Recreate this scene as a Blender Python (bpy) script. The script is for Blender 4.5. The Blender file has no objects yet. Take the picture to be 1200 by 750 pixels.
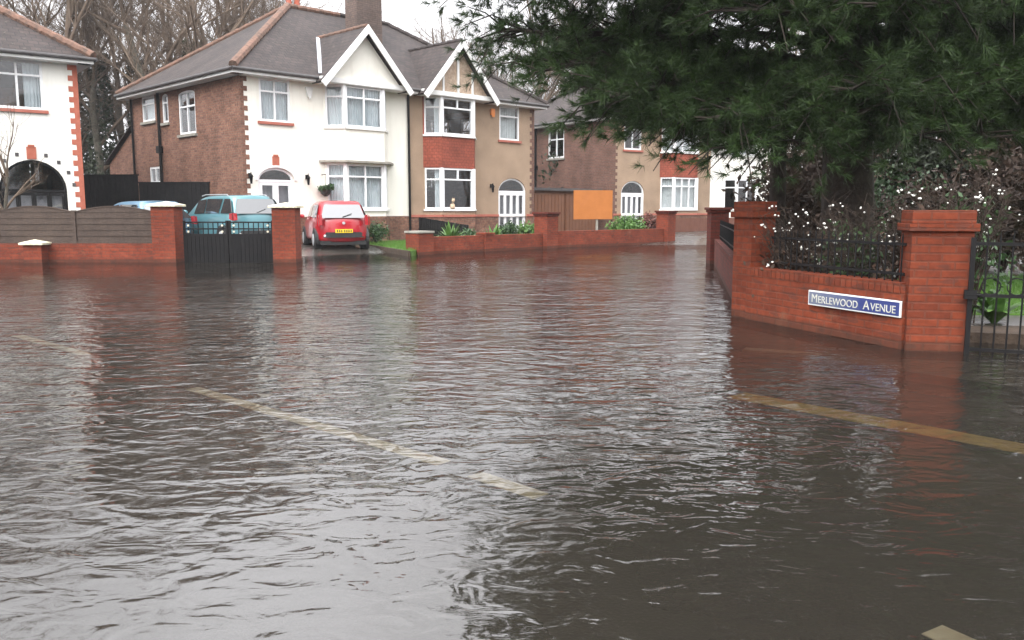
import bpy, math, random
import numpy as np
from mathutils import Vector, Matrix
R = math.radians
rnd = random.Random(7)
scene = bpy.context.scene
COL = scene.collection
V = Vector
ZUP = V((0, 0, 1))

# ------------------------------------------------------------------ materials
MATS = {}
class NT:
    def __init__(s, name):
        s.m = bpy.data.materials.new(name); s.m.use_nodes = True
        s.t = s.m.node_tree; s.t.nodes.clear()
        s.out = s.n('ShaderNodeOutputMaterial'); MATS[name] = s.m
    def n(s, typ, **kw):
        nd = s.t.nodes.new(typ)
        for k, v in kw.items(): setattr(nd, k, v)
        return nd
    def l(s, a, b): s.t.links.new(a, b)
    def val(s, sock, v):
        if hasattr(v, 'is_linked'): s.l(v, sock)
        else: sock.default_value = v
    def noise(s, scale, detail=4, rough=.55, vec=None, dist=0.0):
        nd = s.n('ShaderNodeTexNoise'); nd.inputs['Scale'].default_value = scale
        nd.inputs['Detail'].default_value = detail; nd.inputs['Roughness'].default_value = rough
        nd.inputs['Distortion'].default_value = dist
        if vec is None: vec = s.obj()
        s.l(vec, nd.inputs['Vector']); return nd.outputs['Fac']
    def obj(s):
        if not hasattr(s, '_tc'): s._tc = s.n('ShaderNodeTexCoord')
        return s._tc.outputs['Object']
    def ramp(s, fac, stops):
        r = s.n('ShaderNodeValToRGB'); s.l(fac, r.inputs[0])
        e = r.color_ramp.elements
        while len(e) > len(stops): e.remove(e[-1])
        while len(e) < len(stops): e.new(.5)
        for k, (p, c) in zip(e, stops):
            k.position = p; k.color = (c[0], c[1], c[2], 1) if not isinstance(c, (int, float)) else (c, c, c, 1)
        return r.outputs[0]
    def mix(s, fac, a, b, blend='MIX'):
        m = s.n('ShaderNodeMix', data_type='RGBA', blend_type=blend)
        s.val(m.inputs[0], fac)
        for i, c in ((6, a), (7, b)):
            if hasattr(c, 'is_linked'): s.l(c, m.inputs[i])
            else: m.inputs[i].default_value = (c[0], c[1], c[2], 1)
        return m.outputs[2]
    def math(s, op, a, b=0.0):
        m = s.n('ShaderNodeMath', operation=op); s.val(m.inputs[0], a); s.val(m.inputs[1], b); return m.outputs[0]
    def vmath(s, op, a, b=None):
        m = s.n('ShaderNodeVectorMath', operation=op); s.val(m.inputs[0], a)
        if b is not None: s.val(m.inputs[1], b)
        return m
    def face_uv(s):
        """u along the horizontal of the face, v up the face (works for walls and roof slopes)"""
        tc = s.n('ShaderNodeTexCoord'); N = tc.outputs['Normal']; P = tc.outputs['Object']
        t = s.vmath('NORMALIZE', s.vmath('CROSS_PRODUCT', (0.004, .003, 1), N).outputs[0]).outputs[0]
        w = s.vmath('CROSS_PRODUCT', N, t).outputs[0]
        u = s.vmath('DOT_PRODUCT', P, t).outputs['Value']; v = s.vmath('DOT_PRODUCT', P, w).outputs['Value']
        c = s.n('ShaderNodeCombineXYZ'); s.l(u, c.inputs[0]); s.l(v, c.inputs[1]); return c.outputs[0]
    def bump(s, h, strength=.3, dist=.02, normal=None):
        b = s.n('ShaderNodeBump'); b.inputs['Strength'].default_value = strength
        b.inputs['Distance'].default_value = dist; s.l(h, b.inputs['Height'])
        if normal is not None: s.l(normal, b.inputs['Normal'])
        return b.outputs[0]
    def pbr(s, color, rough=.7, bump=None, spec=.5, metal=0.0, coat=0.0):
        p = s.n('ShaderNodeBsdfPrincipled')
        if hasattr(color, 'is_linked'): s.l(color, p.inputs['Base Color'])
        else: p.inputs['Base Color'].default_value = (*color, 1)
        s.val(p.inputs['Roughness'], rough); p.inputs['Metallic'].default_value = metal
        p.inputs['Specular IOR Level'].default_value = spec
        p.inputs['Coat Weight'].default_value = coat; p.inputs['Coat Roughness'].default_value = .05
        if bump is not None: s.l(bump, p.inputs['Normal'])
        s.l(p.outputs[0], s.out.inputs[0]); return p

def mat_brick(name, c1, c2, mortar, w=.225, h=.075, ms=.01, stain=.5, bumps=.5, tide=False):
    t = NT(name); uv = t.face_uv()
    b = t.n('ShaderNodeTexBrick'); t.l(uv, b.inputs['Vector'])
    b.inputs['Scale'].default_value = 1; b.inputs['Brick Width'].default_value = w
    b.inputs['Row Height'].default_value = h; b.inputs['Mortar Size'].default_value = ms
    b.inputs['Mortar Smooth'].default_value = .3; b.inputs['Bias'].default_value = -.2
    b.inputs['Color1'].default_value = (*c1, 1); b.inputs['Color2'].default_value = (*c2, 1)
    b.inputs['Mortar'].default_value = (*mortar, 1)
    n1 = t.noise(1.3, 5); n2 = t.noise(14, 3)
    c = t.mix(.8, b.outputs['Color'], t.ramp(n1, [(.25, .55), (.75, 1.25)]), 'MULTIPLY')
    c = t.mix(stain, c, t.ramp(n2, [(.3, .6), (.7, 1.3)]), 'MULTIPLY')
    if tide:
        mp = t.n('ShaderNodeMapping'); mp.inputs['Scale'].default_value = (4.44, 13.33, 1); t.l(uv, mp.inputs[0])
        n3 = t.noise(.9, 1, .4, mp.outputs[0]); n4 = t.noise(2.2, 5, .7)
        c = t.mix(t.ramp(n3, [(.60, 0), (.66, .55)]), c, (.07, .03, .022))
        c = t.mix(t.ramp(n4, [(.60, 0), (.75, .35)]), c, (.28, .17, .11))
        sz = t.n('ShaderNodeSeparateXYZ'); t.l(t.obj(), sz.inputs[0])
        wl = t.math('SUBTRACT', sz.outputs[2], t.math('MULTIPLY', n1, .12))
        c = t.mix(t.ramp(wl, [(.0, .62), (.045, 0)]), c, (.045, .026, .018))
    hh = t.math('SUBTRACT', t.math('MULTIPLY', n2, .4), b.outputs['Fac'])
    t.pbr(c, .88, t.bump(hh, bumps, .006), .22); return t.m

def mat_roof(name, c1, c2, w=.26, h=.2):
    t = NT(name); uv = t.face_uv()
    b = t.n('ShaderNodeTexBrick'); t.l(uv, b.inputs['Vector'])
    b.inputs['Scale'].default_value = 1; b.inputs['Brick Width'].default_value = w
    b.inputs['Row Height'].default_value = h; b.inputs['Mortar Size'].default_value = .012
    b.inputs['Mortar Smooth'].default_value = .2
    b.inputs['Color1'].default_value = (*c1, 1); b.inputs['Color2'].default_value = (*c2, 1)
    b.inputs['Mortar'].default_value = (.02, .018, .018, 1)
    n1 = t.noise(.7, 6, .65); n2 = t.noise(9, 4)
    c = t.mix(.9, b.outputs['Color'], t.ramp(n1, [(.3, .65), (.7, 1.35)]), 'MULTIPLY')
    c = t.mix(t.ramp(n2, [(.62, 0), (.72, .5)]), c, (.13, .12, .09))
    t.pbr(c, .75, t.bump(t.math('SUBTRACT', n2, b.outputs['Fac']), .6, .012), .3); return t.m

def mat_noise(name, a, b, scale=3, rough=.8, bs=30, bstr=.3, bdist=.01, spec=.4, scale2=None):
    t = NT(name); n = t.noise(scale, 6, .6)
    c = t.ramp(n, [(.3, a), (.7, b)])
    if scale2:
        c = t.mix(.6, c, t.ramp(t.noise(scale2, 3), [(.3, .6), (.7, 1.4)]), 'MULTIPLY')
    t.pbr(c, rough, t.bump(t.noise(bs, 3), bstr, bdist), spec); return t.m

def mat_render(name, base, dirt, dirt_amt=.35):
    t = NT(name); o = t.obj()
    mp = t.n('ShaderNodeMapping'); mp.inputs['Scale'].default_value = (3, 3, .5); t.l(o, mp.inputs[0])
    streak = t.noise(1.2, 6, .65, mp.outputs[0]); n2 = t.noise(.6, 4)
    f = t.math('MULTIPLY', t.ramp(streak, [(.5, 0), (.8, 1)]), dirt_amt)
    c = t.mix(f, base, dirt)
    c = t.mix(t.ramp(n2, [(.45, 0), (.75, .25)]), c, [x * .85 for x in base])
    t.pbr(c, .85, t.bump(t.noise(60, 3), .35, .006), .3); return t.m

mat_brick('brick_orange', (.19, .040, .017), (.125, .027, .013), (.15, .045, .026), bumps=.9, tide=True)
mat_brick('brick_far_red', (.22, .046, .022), (.16, .034, .018), (.14, .045, .03), tide=True)
mat_brick('brick_dark_red', (.12, .024, .016), (.08, .018, .013), (.07, .025, .018), tide=True)
mat_brick('brick_brown', (.24, .115, .078), (.135, .066, .05), (.17, .12, .09), stain=.9)
mat_brick('brick_darkbrown', (.17, .085, .062), (.125, .065, .05), (.15, .11, .09))
mat_brick('brick_chimney', (.14, .10, .085), (.10, .078, .07), (.09, .07, .06))
mat_brick('hung_tile', (.30, .08, .05), (.25, .065, .042), (.15, .045, .03), w=.17, h=.11, ms=.008)
mat_roof('roof_tile', (.052, .039, .035), (.034, .026, .025))
mat_noise('ridge_orange', (.09, .06, .045), (.19, .10, .07), 4, .85, 20, .6, .02, scale2=9)
mat_noise('terracotta', (.33, .09, .055), (.42, .13, .08), 8)
mat_render('render_white', (.80, .79, .73), (.45, .42, .35))
mat_render('render_cream', (.80, .78, .70), (.48, .43, .34))
t = NT('pebbledash')
n1 = t.noise(45, 3); n2 = t.noise(1.0, 6)
c = t.ramp(n1, [(.3, (.24, .16, .105)), (.7, (.44, .33, .235))])
c = t.mix(.8, c, t.ramp(n2, [(.3, .75), (.7, 1.15)]), 'MULTIPLY')
t.pbr(c, .9, t.bump(n1, .9, .015), .3)
mat_noise('upvc_white', (.76, .77, .78), (.84, .84, .84), 3, .35, 30, .02)
mat_noise('paint_white', (.68, .68, .66), (.80, .80, .78), 4, .5, 30, .1)
mat_noise('black_paint', (.006, .006, .007), (.012, .011, .011), 4, .6, 30, .1, spec=.12)
mat_noise('black_timber', (.006, .006, .007), (.013, .012, .012), 5, .8, 12, .3, scale2=15, spec=.2)
mat_noise('dark_plastic', (.015, .015, .016), (.03, .03, .03), 5, .5)
mat_noise('gutter_dark', (.05, .045, .045), (.08, .075, .075), 5, .5)
mat_noise('lead', (.28, .29, .31), (.4, .41, .43), 5, .6)
mat_noise('cream_stone', (.55, .50, .35), (.72, .68, .52), 6, .85, 25, .4, scale2=20)
mat_noise('coping_grey', (.2, .19, .16), (.32, .3, .26), 6, .85, 25, .4)
mat_noise('fence_brown', (.042, .027, .020), (.066, .045, .034), 3, .75, 18, .3, scale2=22)
mat_noise('fence_red_brown', (.13, .05, .032), (.17, .07, .045), 3, .75, 18, .3)
mat_noise('garage_brown', (.13, .055, .028), (.17, .075, .04), 3, .6, 18, .2)
mat_noise('board_orange', (.34, .115, .022), (.41, .14, .03), 2.2, .6, 18, .1)
mat_noise('tan_panel', (.33, .235, .165), (.48, .38, .29), 4, .85, 25, .3, scale2=12)
mat_noise('alarm_orange', (.7, .22, .05), (.75, .26, .07), 3, .5)
mat_noise('dark_room', (.03, .03, .03), (.05, .05, .05), 2, .9)
mat_noise('terracotta_sill', (.33, .1, .07), (.4, .14, .1), 4, .8)
mat_noise('tyre', (.012, .012, .013), (.02, .02, .02), 8, .8)
mat_noise('rim_silver', (.35, .36, .37), (.45, .46, .47), 8, .35)
mat_noise('plate_yellow', (.75, .5, .02), (.8, .55, .03), 3, .5)
mat_noise('lamp_red', (.25, .01, .015), (.32, .015, .02), 6, .15)
mat_noise('lamp_clear', (.6, .6, .6), (.7, .7, .7), 6, .15)
mat_noise('sticker_red', (.5, .03, .03), (.55, .04, .04), 6, .4)
mat_noise('gold_knob', (.55, .5, .38), (.7, .66, .52), 6, .35)
mat_noise('bark', (.055, .05, .038), (.13, .115, .09), 5, .9, 12, .8, .03, scale2=11)
mat_noise('bush_twig', (.022, .014, .010), (.05, .034, .024), 1.5, .9, 30, .2)
mat_noise('twig', (.10, .07, .05), (.175, .13, .095), 1.5, .9, 30, .2)
mat_noise('ivy_leaf', (.012, .018, .008), (.032, .045, .018), 2.5, .6, 30, .2)
mat_noise('pine_bark', (.028, .02, .017), (.06, .045, .036), 6, .95, 12, 1, .03)
mat_noise('pine_limb', (.014, .010, .008), (.034, .025, .019), 6, .95, 12, .5, .02)
mat_noise('leaf_green', (.045, .12, .02), (.12, .22, .05), 5, .5, 30, .2)
mat_noise('leaf_dark', (.02, .05, .018), (.05, .1, .03), 5, .5, 30, .2)
mat_noise('leaf_red', (.10, .03, .025), (.16, .06, .04), 5, .6, 30, .2)
mat_noise('leaf_brown', (.035, .02, .013), (.075, .042, .025), 4, .7, 30, .2)
mat_noise('berry_white', (.75, .74, .68), (.85, .84, .8), 9, .5)
mat_noise('soil', (.035, .024, .016), (.08, .055, .038), 4, .95, 20, .8, .03)
mat_noise('fur_ginger', (.42, .27, .16), (.6, .48, .36), 25, .9)
mat_noise('pot_grey', (.2, .2, .19), (.3, .3, .28), 4, .8)
for nm_, a_, b_ in (('line_white', (.55,.51,.38), (.85,.82,.68)), ('line_yellow', (.40,.28,.08), (.58,.43,.15))):
    t = NT(nm_); c = t.ramp(t.noise(5, 5), [(.3, a_), (.7, b_)])
    c = t.mix(t.ramp(t.noise(3.5, 7, .75), [(.56, 0), (.72, .7)]), c, (.06, .052, .042)); t.pbr(c, .85)
mat_noise('sign_letter', (.42, .42, .36), (.62, .62, .56), 25, .6)
mat_noise('kerb_stone', (.22, .19, .14), (.34, .30, .23), 5, .85, 25, .3)
mat_noise('paving', (.07, .062, .052), (.11, .098, .082), 3, .85, 25, .4)

t = NT('asphalt'); n1 = t.noise(.5, 6, .6); n2 = t.noise(60, 2)
sx = t.n('ShaderNodeSeparateXYZ'); t.l(t.obj(), sx.inputs[0])
c = t.ramp(n1, [(.3, (.035, .030, .026)), (.7, (.062, .054, .046))])
c = t.mix(t.ramp(n2, [(.55, 0), (.8, .5)]), c, (.11, .10, .09))
t.pbr(c, t.ramp(n1, [(.35, .12), (.65, .4)]), t.bump(n2, .25, .006), .5)

def mat_leafy(name, a, b, c2, rough=.55, trans=.25):
    t = NT(name)
    n = t.noise(1.1, 4); n2 = t.noise(23, 2)
    c = t.ramp(n, [(.3, a), (.7, b)])
    c = t.mix(t.ramp(n2, [(.45, 0), (.75, .7)]), c, c2)
    p = t.pbr(c, rough, None, .35)
    tr = t.n('ShaderNodeBsdfTranslucent'); t.l(c, tr.inputs[0])
    mx = t.n('ShaderNodeMixShader'); mx.inputs[0].default_value = trans
    t.l(p.outputs[0], mx.inputs[1]); t.l(tr.outputs[0], mx.inputs[2]); t.l(mx.outputs[0], t.out.inputs[0])
mat_leafy('pine_needle', (.011, .025, .006), (.027, .060, .012), (.060, .095, .018), trans=.15)
mat_leafy('grass', (.06, .15, .02), (.11, .22, .035), (.14, .26, .05))

t = NT('car_red'); p = t.pbr((.36, .006, .014), .3, None, .5, 0, .7)
t = NT('car_teal'); p = t.pbr((.10, .25, .285), .35, None, .5, .35, .8)
t = NT('car_blue'); p = t.pbr((.15, .28, .40), .35, None, .5, .35, .8)
t = NT('car_glass')
p = t.pbr((.02, .025, .028), .03, None, 1.0); p.inputs['IOR'].default_value = 2.0
def mat_glass(name, tint, refl=1.0):
    t = NT(name)
    tr = t.n('ShaderNodeBsdfTransparent'); tr.inputs[0].default_value = (*tint, 1)
    gl = t.n('ShaderNodeBsdfGlossy'); gl.inputs['Roughness'].default_value = .03
    gl.inputs[0].default_value = (refl, refl, refl, 1)
    ge = t.n('ShaderNodeNewGeometry')
    d = t.math('ABSOLUTE', t.vmath('DOT_PRODUCT', ge.outputs['Incoming'], ge.outputs['Normal']).outputs['Value'])
    f = t.math('ADD', t.math('MULTIPLY', t.math('POWER', t.math('SUBTRACT', 1.0, d), 5.0), .93), .06)
    t.l(t.bump(t.noise(1.8, 2), .05, .03), gl.inputs['Normal'])
    mx = t.n('ShaderNodeMixShader'); t.l(f, mx.inputs[0])
    t.l(tr.outputs[0], mx.inputs[1]); t.l(gl.outputs[0], mx.inputs[2]); t.l(mx.outputs[0], t.out.inputs[0])
mat_glass('glass', (.95, .96, .97)); mat_glass('car_window', (.28, .3, .3))
def mat_cloth(name, a, b):
    t = NT(name); c = t.ramp(t.noise(3, 3), [(.3, a), (.7, b)])
    p = t.pbr(c, .9, None, .2)
    tr = t.n('ShaderNodeBsdfTranslucent'); t.l(c, tr.inputs[0])
    mx = t.n('ShaderNodeMixShader'); mx.inputs[0].default_value = .3
    t.l(p.outputs[0], mx.inputs[1]); t.l(tr.outputs[0], mx.inputs[2]); t.l(mx.outputs[0], t.out.inputs[0])
mat_cloth('net_curtain', (.60, .68, .70), (.74, .80, .81)); mat_cloth('white_blind', (.68, .73, .72), (.78, .82, .8))
mat_cloth('grey_curtain', (.25, .25, .27), (.35, .35, .37))

# flood water: mirror by Fresnel over a murky, partly see-through body
t = NT('flood_water')
o = t.obj()
def stretch(sx_, sy_, rot=0):
    mp = t.n('ShaderNodeMapping'); mp.inputs['Scale'].default_value = (sx_, sy_, 1)
    mp.inputs['Rotation'].default_value = (0, 0, R(rot)); t.l(o, mp.inputs[0]); return mp.outputs[0]
w1 = t.noise(1.7, 2, .45, stretch(.75, 1.3, 6), .9)
w2 = t.noise(5.6, 2, .5, stretch(.8, 1.25, -10), .9)
w3 = t.noise(17, 2, .5, stretch(.85, 1.1, 12), .4)
gust = t.ramp(t.noise(.22, 2, .5, stretch(.7, 1.1)), [(.35, .45), (.65, 1.0)])
mrx = t.n('ShaderNodeSeparateXYZ'); t.l(o, mrx.inputs[0])
mr = t.n('ShaderNodeMapRange'); t.l(t.math('SUBTRACT', mrx.outputs[1], t.math('MULTIPLY', mrx.outputs[0], .7)), mr.inputs[0])
mr.inputs[1].default_value = 18; mr.inputs[2].default_value = 24; mr.inputs[3].default_value = 1.0; mr.inputs[4].default_value = .16
mr2 = t.n('ShaderNodeMapRange'); t.l(mrx.outputs[1], mr2.inputs[0])
mr2.inputs[1].default_value = 3.0; mr2.inputs[2].default_value = 9.0; mr2.inputs[3].default_value = .58; mr2.inputs[4].default_value = 1.15
amp = t.math('MULTIPLY', t.math('MULTIPLY', gust, mr2.outputs[0]), mr.outputs[0])
h = t.math('ADD', t.math('MULTIPLY', w1, 1.0), t.math('ADD', t.math('MULTIPLY', w2, .8), t.math('MULTIPLY', w3, .10)))
h = t.math('MULTIPLY', h, amp)
nb = t.bump(h, 1.0, .032)
tr = t.n('ShaderNodeBsdfTransparent'); tr.inputs[0].default_value = (.78, .73, .63, 1)
df = t.n('ShaderNodeBsdfDiffuse'); df.inputs[0].default_value = (.088, .080, .068, 1)
m1 = t.n('ShaderNodeMixShader'); m1.inputs[0].default_value = .17
t.l(tr.outputs[0], m1.inputs[1]); t.l(df.outputs[0], m1.inputs[2])
gl = t.n('ShaderNodeBsdfGlossy'); gl.inputs['Roughness'].default_value = .04; t.l(nb, gl.inputs['Normal'])
fr = t.n('ShaderNodeFresnel'); fr.inputs[0].default_value = 2.1; t.l(nb, fr.inputs['Normal'])
m2 = t.n('ShaderNodeMixShader'); t.l(fr.outputs[0], m2.inputs[0]); t.l(m1.outputs[0], m2.inputs[1]); t.l(gl.outputs[0], m2.inputs[2])
t.l(m2.outputs[0], t.out.inputs[0])

# ------------------------------------------------------------------ mesh kit
class MB:
    def __init__(s): s.v = []; s.f = []
    def add(s, vs, fs):
        b = len(s.v); s.v.extend(tuple(q) for q in vs); s.f.extend(tuple(b + i for i in f) for f in fs); return s
    def box(s, x0, x1, y0, y1, z0, z1):
        return s.add([(x0,y0,z0),(x1,y0,z0),(x1,y1,z0),(x0,y1,z0),(x0,y0,z1),(x1,y0,z1),(x1,y1,z1),(x0,y1,z1)],
              [(0,3,2,1),(4,5,6,7),(0,1,5,4),(1,2,6,5),(2,3,7,6),(3,0,4,7)])
    def obox(s, F, u0, u1, z0, z1, n0, n1):
        """box in a wall frame F=(O,U,N): u along, n outward"""
        O, U, N = F
        q = lambda u, n, z: O + U * u + N * n + ZUP * z
        return s.add([q(u0,n1,z0),q(u1,n1,z0),q(u1,n0,z0),q(u0,n0,z0),q(u0,n1,z1),q(u1,n1,z1),q(u1,n0,z1),q(u0,n0,z1)],
              [(0,3,2,1),(4,5,6,7),(0,1,5,4),(1,2,6,5),(2,3,7,6),(3,0,4,7)])
    def beam(s, p0, p1, w, h, up=ZUP):
        p0, p1 = V(p0), V(p1); d = (p1 - p0).normalized(); a = d.cross(up).normalized(); b = a.cross(d)
        vs = []
        for p in (p0, p1):
            for sa, sb in ((-1,-1),(1,-1),(1,1),(-1,1)): vs.append(p + a * sa * w / 2 + b * sb * h / 2)
        return s.add(vs, [(0,1,2,3),(7,6,5,4),(4,5,1,0),(5,6,2,1),(6,7,3,2),(7,4,0,3)])
    def tube(s, pts, rs, n=6, cap=True):
        pts = [V(p) for p in pts]; b = len(s.v)
        for i, p in enumerate(pts):
            d = (pts[min(i+1, len(pts)-1)] - pts[max(i-1, 0)])
            if d.length < 1e-9: d = V((0,0,1))
            d.normalize(); a = d.orthogonal().normalized() if abs(d.z) > .98 else d.cross(ZUP).normalized()
            c = d.cross(a); r = rs[i] if isinstance(rs, (list, tuple)) else rs
            for k in range(n):
                an = 2 * math.pi * k / n; q = p + (a * math.cos(an) + c * math.sin(an)) * r
                s.v.append((q.x, q.y, q.z))
        for i in range(len(pts)-1):
            for k in range(n):
                k2 = (k+1) % n; s.f.append((b+i*n+k, b+(i+1)*n+k, b+(i+1)*n+k2, b+i*n+k2))
        if cap:
            s.f.append(tuple(b+k for k in range(n))); s.f.append(tuple(b+(len(pts)-1)*n+k for k in reversed(range(n))))
        return s
    def lathe(s, c, prof, n=12):
        """prof: (radius, z) list round vertical axis through c"""
        return s.tubez(c, prof, n)
    def tubez(s, c, prof, n):
        b = len(s.v)
        for r, z in prof:
            for k in range(n):
                a = 2*math.pi*k/n; s.v.append((c[0]+r*math.cos(a), c[1]+r*math.sin(a), c[2]+z))
        for i in range(len(prof)-1):
            for k in range(n):
                k2 = (k+1)%n; s.f.append((b+i*n+k, b+i*n+k2, b+(i+1)*n+k2, b+(i+1)*n+k))
        s.f.append(tuple(b+k for k in reversed(range(n)))); s.f.append(tuple(b+(len(prof)-1)*n+k for k in range(n)))
        return s
    def disc(s, c, axis, r, half, n=16):
        axis = V(axis).normalized(); return s.tube([V(c)-axis*half, V(c)+axis*half], [r, r], n)
    def ball(s, c, r, n=6, m=4, sc=(1,1,1)):
        prof = [(max(.001, math.sin(math.pi*i/m))*r, -math.cos(math.pi*i/m)*r*sc[2]) for i in range(m+1)]
        return s.tubez(c, prof, n)
    def prism(s, poly, n):
        """extrude closed 3D polygon by vector n"""
        n = V(n); k = len(poly); vs = [V(p) for p in poly] + [V(p)+n for p in poly]
        return s.add(vs, [tuple(range(k-1,-1,-1)), tuple(range(k,2*k))] + [(i,(i+1)%k,k+(i+1)%k,k+i) for i in range(k)])
    def build(s, name, mat, parent=None, mirror=None, smooth=False, bevel=0, loc=None):
        vs, fs = s.v, s.f
        if mirror is not None:
            vs = [(mirror - x, y, z) for x, y, z in vs]; fs = [tuple(reversed(f)) for f in fs]
        me = bpy.data.meshes.new(name); me.from_pydata(vs, [], fs); me.update()
        if smooth: me.polygons.foreach_set('use_smooth', [True]*len(me.polygons))
        me.materials.append(MATS[mat])
        ob = bpy.data.objects.new(name, me); COL.objects.link(ob)
        if parent is not None: ob.parent = parent
        if loc is not None: ob.location = loc
        if bevel:
            b = ob.modifiers.new('bevel', 'BEVEL'); b.width = bevel; b.segments = 2; b.limit_method = 'ANGLE'; b.angle_limit = R(40)
        return ob

def tag(o, label=None, cat=None, group=None, kind=None):
    if label: o['label'] = label
    if cat: o['category'] = cat
    if group: o['group'] = group
    if kind: o['kind'] = kind
    return o
def thing(name, label, cat, loc=(0,0,0), rz=0, group=None):
    o = bpy.data.objects.new(name, None); COL.objects.link(o); o.empty_display_size = .3
    o.location = loc; o.rotation_euler = (0, 0, rz); return tag(o, label, cat, group)
def copy_tree(o, parent=None):
    c = o.copy(); COL.objects.link(c)
    if parent is not None: c.parent = parent
    for ch in list(o.children): copy_tree(ch, c)
    return c
def numpy_tris(name, verts, mat, parent=None, quads=False):
    """verts: (n,3,3) triangle soup or (n,4,3)"""
    k = 4 if quads else 3
    n = len(verts); me = bpy.data.meshes.new(name)
    me.vertices.add(n*k); me.vertices.foreach_set('co', verts.reshape(-1).astype(np.float32))
    me.loops.add(n*k); me.loops.foreach_set('vertex_index', np.arange(n*k, dtype=np.int32))
    me.polygons.add(n); me.polygons.foreach_set('loop_start', np.arange(0, n*k, k, dtype=np.int32))
    me.polygons.foreach_set('loop_total', np.full(n, k, dtype=np.int32))
    me.update(calc_edges=True); me.materials.append(MATS[mat])
    ob = bpy.data.objects.new(name, me); COL.objects.link(ob)
    if parent is not None: ob.parent = parent
    return ob

# ------------------------------------------------------------------ camera
cam = bpy.data.cameras.new('camera'); cam.sensor_width = 36; cam.lens = 30; cam.clip_end = 1500; cam.clip_start = .05
co = bpy.data.objects.new('camera', cam); COL.objects.link(co); scene.camera = co
EYE = 1.3; PITCH = math.atan(.13)
co.location = (0, 0, EYE); co.rotation_euler = (math.pi/2 - PITCH, 0, 0)
def W(px, py, Y=None, Z=None):
    """photo pixel -> world, at a depth Y or a height Z (used to measure places)"""
    u, v = (px-600)/1000, (375-py)/1000; c, s = math.cos(PITCH), math.sin(PITCH)
    d = V((u, c + v*s, v*c - s)); k = Y/d.y if Y is not None else (Z-EYE)/d.z
    return V((0, 0, EYE)) + d*k

# ------------------------------------------------------------------ terrain
LP = V((-2.9, 24.3, 0)); LD = V((.711, .703, 0)); LN = V((-.703, .711, 0))
def sm(a, b, x):
    q = max(0, min(1, (x-a)/(b-a))); return q*q*(3-2*q)
def ground_z(x, y):
    q = (x-LP.x)*LN.x + (y-LP.y)*LN.y
    if x < -4.6: q = min(q, y-21.4)
    z = -.15 + .28*sm(0.2, 3.0, q) + .08*sm(3, 12, q)
    if x > 4: z = max(z, -.15 + .42*sm(25.5, 40, y))
    gq = (x-3.0)*.91 + (y-9)*.41      # behind the near boundary wall
    gq = min(gq, x-(2.95+(y-10.1)*.205), y-7.9)
    if gq > .1: z = max(z, -.15 + .26*sm(.1, .9, gq))
    return z
mb = MB()
xs = [-400,-150,-60,-30] + [ -24 + i*.8 for i in range(66)] + [32,45,80,160,400]
ys = [-300,-80,-20,-5] + [i*.8 for i in range(62)] + [52,60,80,130,250,700]
for y in ys:
    for x in xs: mb.v.append((x, y, ground_z(x, y)))
nx = len(xs)
for j in range(len(ys)-1):
    for i in range(nx-1): mb.f.append((j*nx+i, j*nx+i+1, (j+1)*nx+i+1, (j+1)*nx+i))
tag(mb.build('road', 'asphalt', smooth=True), kind='structure')
mb = MB(); mb.add([(-60,-30,0),(60,-30,0),(60,60,0),(-60,60,0)], [(0,1,2,3)])
tag(mb.build('flood_water', 'flood_water'), kind='structure')
# submerged pavement in front of the near wall and the drive
mb = MB(); zt = -.07
poly = [(2.25,9.9,0),(2.35,8.6,0),(3.0,7.55,0),(8,1.9,0),(10,3.5,0),(4.6,7.5,0),(3.4,7.8,0),(2.6,10.0,0)]
mb.prism([(x,y,-.16) for x,y,_ in poly], (0,0,.09)); tag(mb.build('pavement','paving'), kind='structure')
# painted road lines lying on the submerged road
def strip(p, q, w, z=-.146, th=.004):
    p, q = V((p[0],p[1],z)), V((q[0],q[1],z)); m = MB(); m.beam(p, q, w, th); return m
for k, (a, b) in enumerate((((20,393),(100,415)), ((225,455),(520,543)), ((556,556),(634,582)), ((1092,738),(1230,800)))):
    p, q = W(*a, Z=-.146), W(*b, Z=-.146)
    o = strip(p, q, .12).build('road_marking', 'line_white')
    tag(o, kind='structure')
for k, off in enumerate((.08,)):
    p, q = W(862,466,Z=-.146), W(1205,531,Z=-.146); d = (q-p).normalized(); nn = V((d.y,-d.x,0))*(-off)
    o = strip(p+nn-d*.05, q+d*2+nn, .25).build('road_marking', 'line_yellow'); tag(o, kind='structure')
m = MB(); p, q = W(872,412,Z=-.05), W(962,419,Z=-.05); m.beam(p, q, .16, .06)
tag(m.build('kerb','kerb_stone'), kind='structure')

# ------------------------------------------------------------------ house builder
WH = 6.58; LH = 8.6; ZE = 5.55; ZR = 8.75; G0 = .1
def wall(mb, F, width, z0, z1, holes, depth=.14):
    O, U, N = F
    us = sorted({0, width, *[h[0] for h in holes], *[h[1] for h in holes]})
    zs = sorted({z0, z1, *[h[2] for h in holes], *[h[3] for h in holes]})
    q = lambda u, z, n=0: O + U*u + ZUP*z + N*n
    for a, b in zip(us, us[1:]):
        for c, d in zip(zs, zs[1:]):
            um, zm = (a+b)/2, (c+d)/2
            if any(h[0] < um < h[1] and h[2] < zm < h[3] for h in holes): continue
            mb.add([q(a,c), q(b,c), q(b,d), q(a,d)], [(0,1,2,3)])
    for h in holes:
        a, b, c, d = h[:4]
        for p0, p1 in (((a,c),(b,c)), ((b,c),(b,d)), ((b,d),(a,d)), ((a,d),(a,c))):
            mb.add([q(*p0), q(*p1), q(*p1, -depth), q(*p0, -depth)], [(0,3,2,1)])
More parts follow.
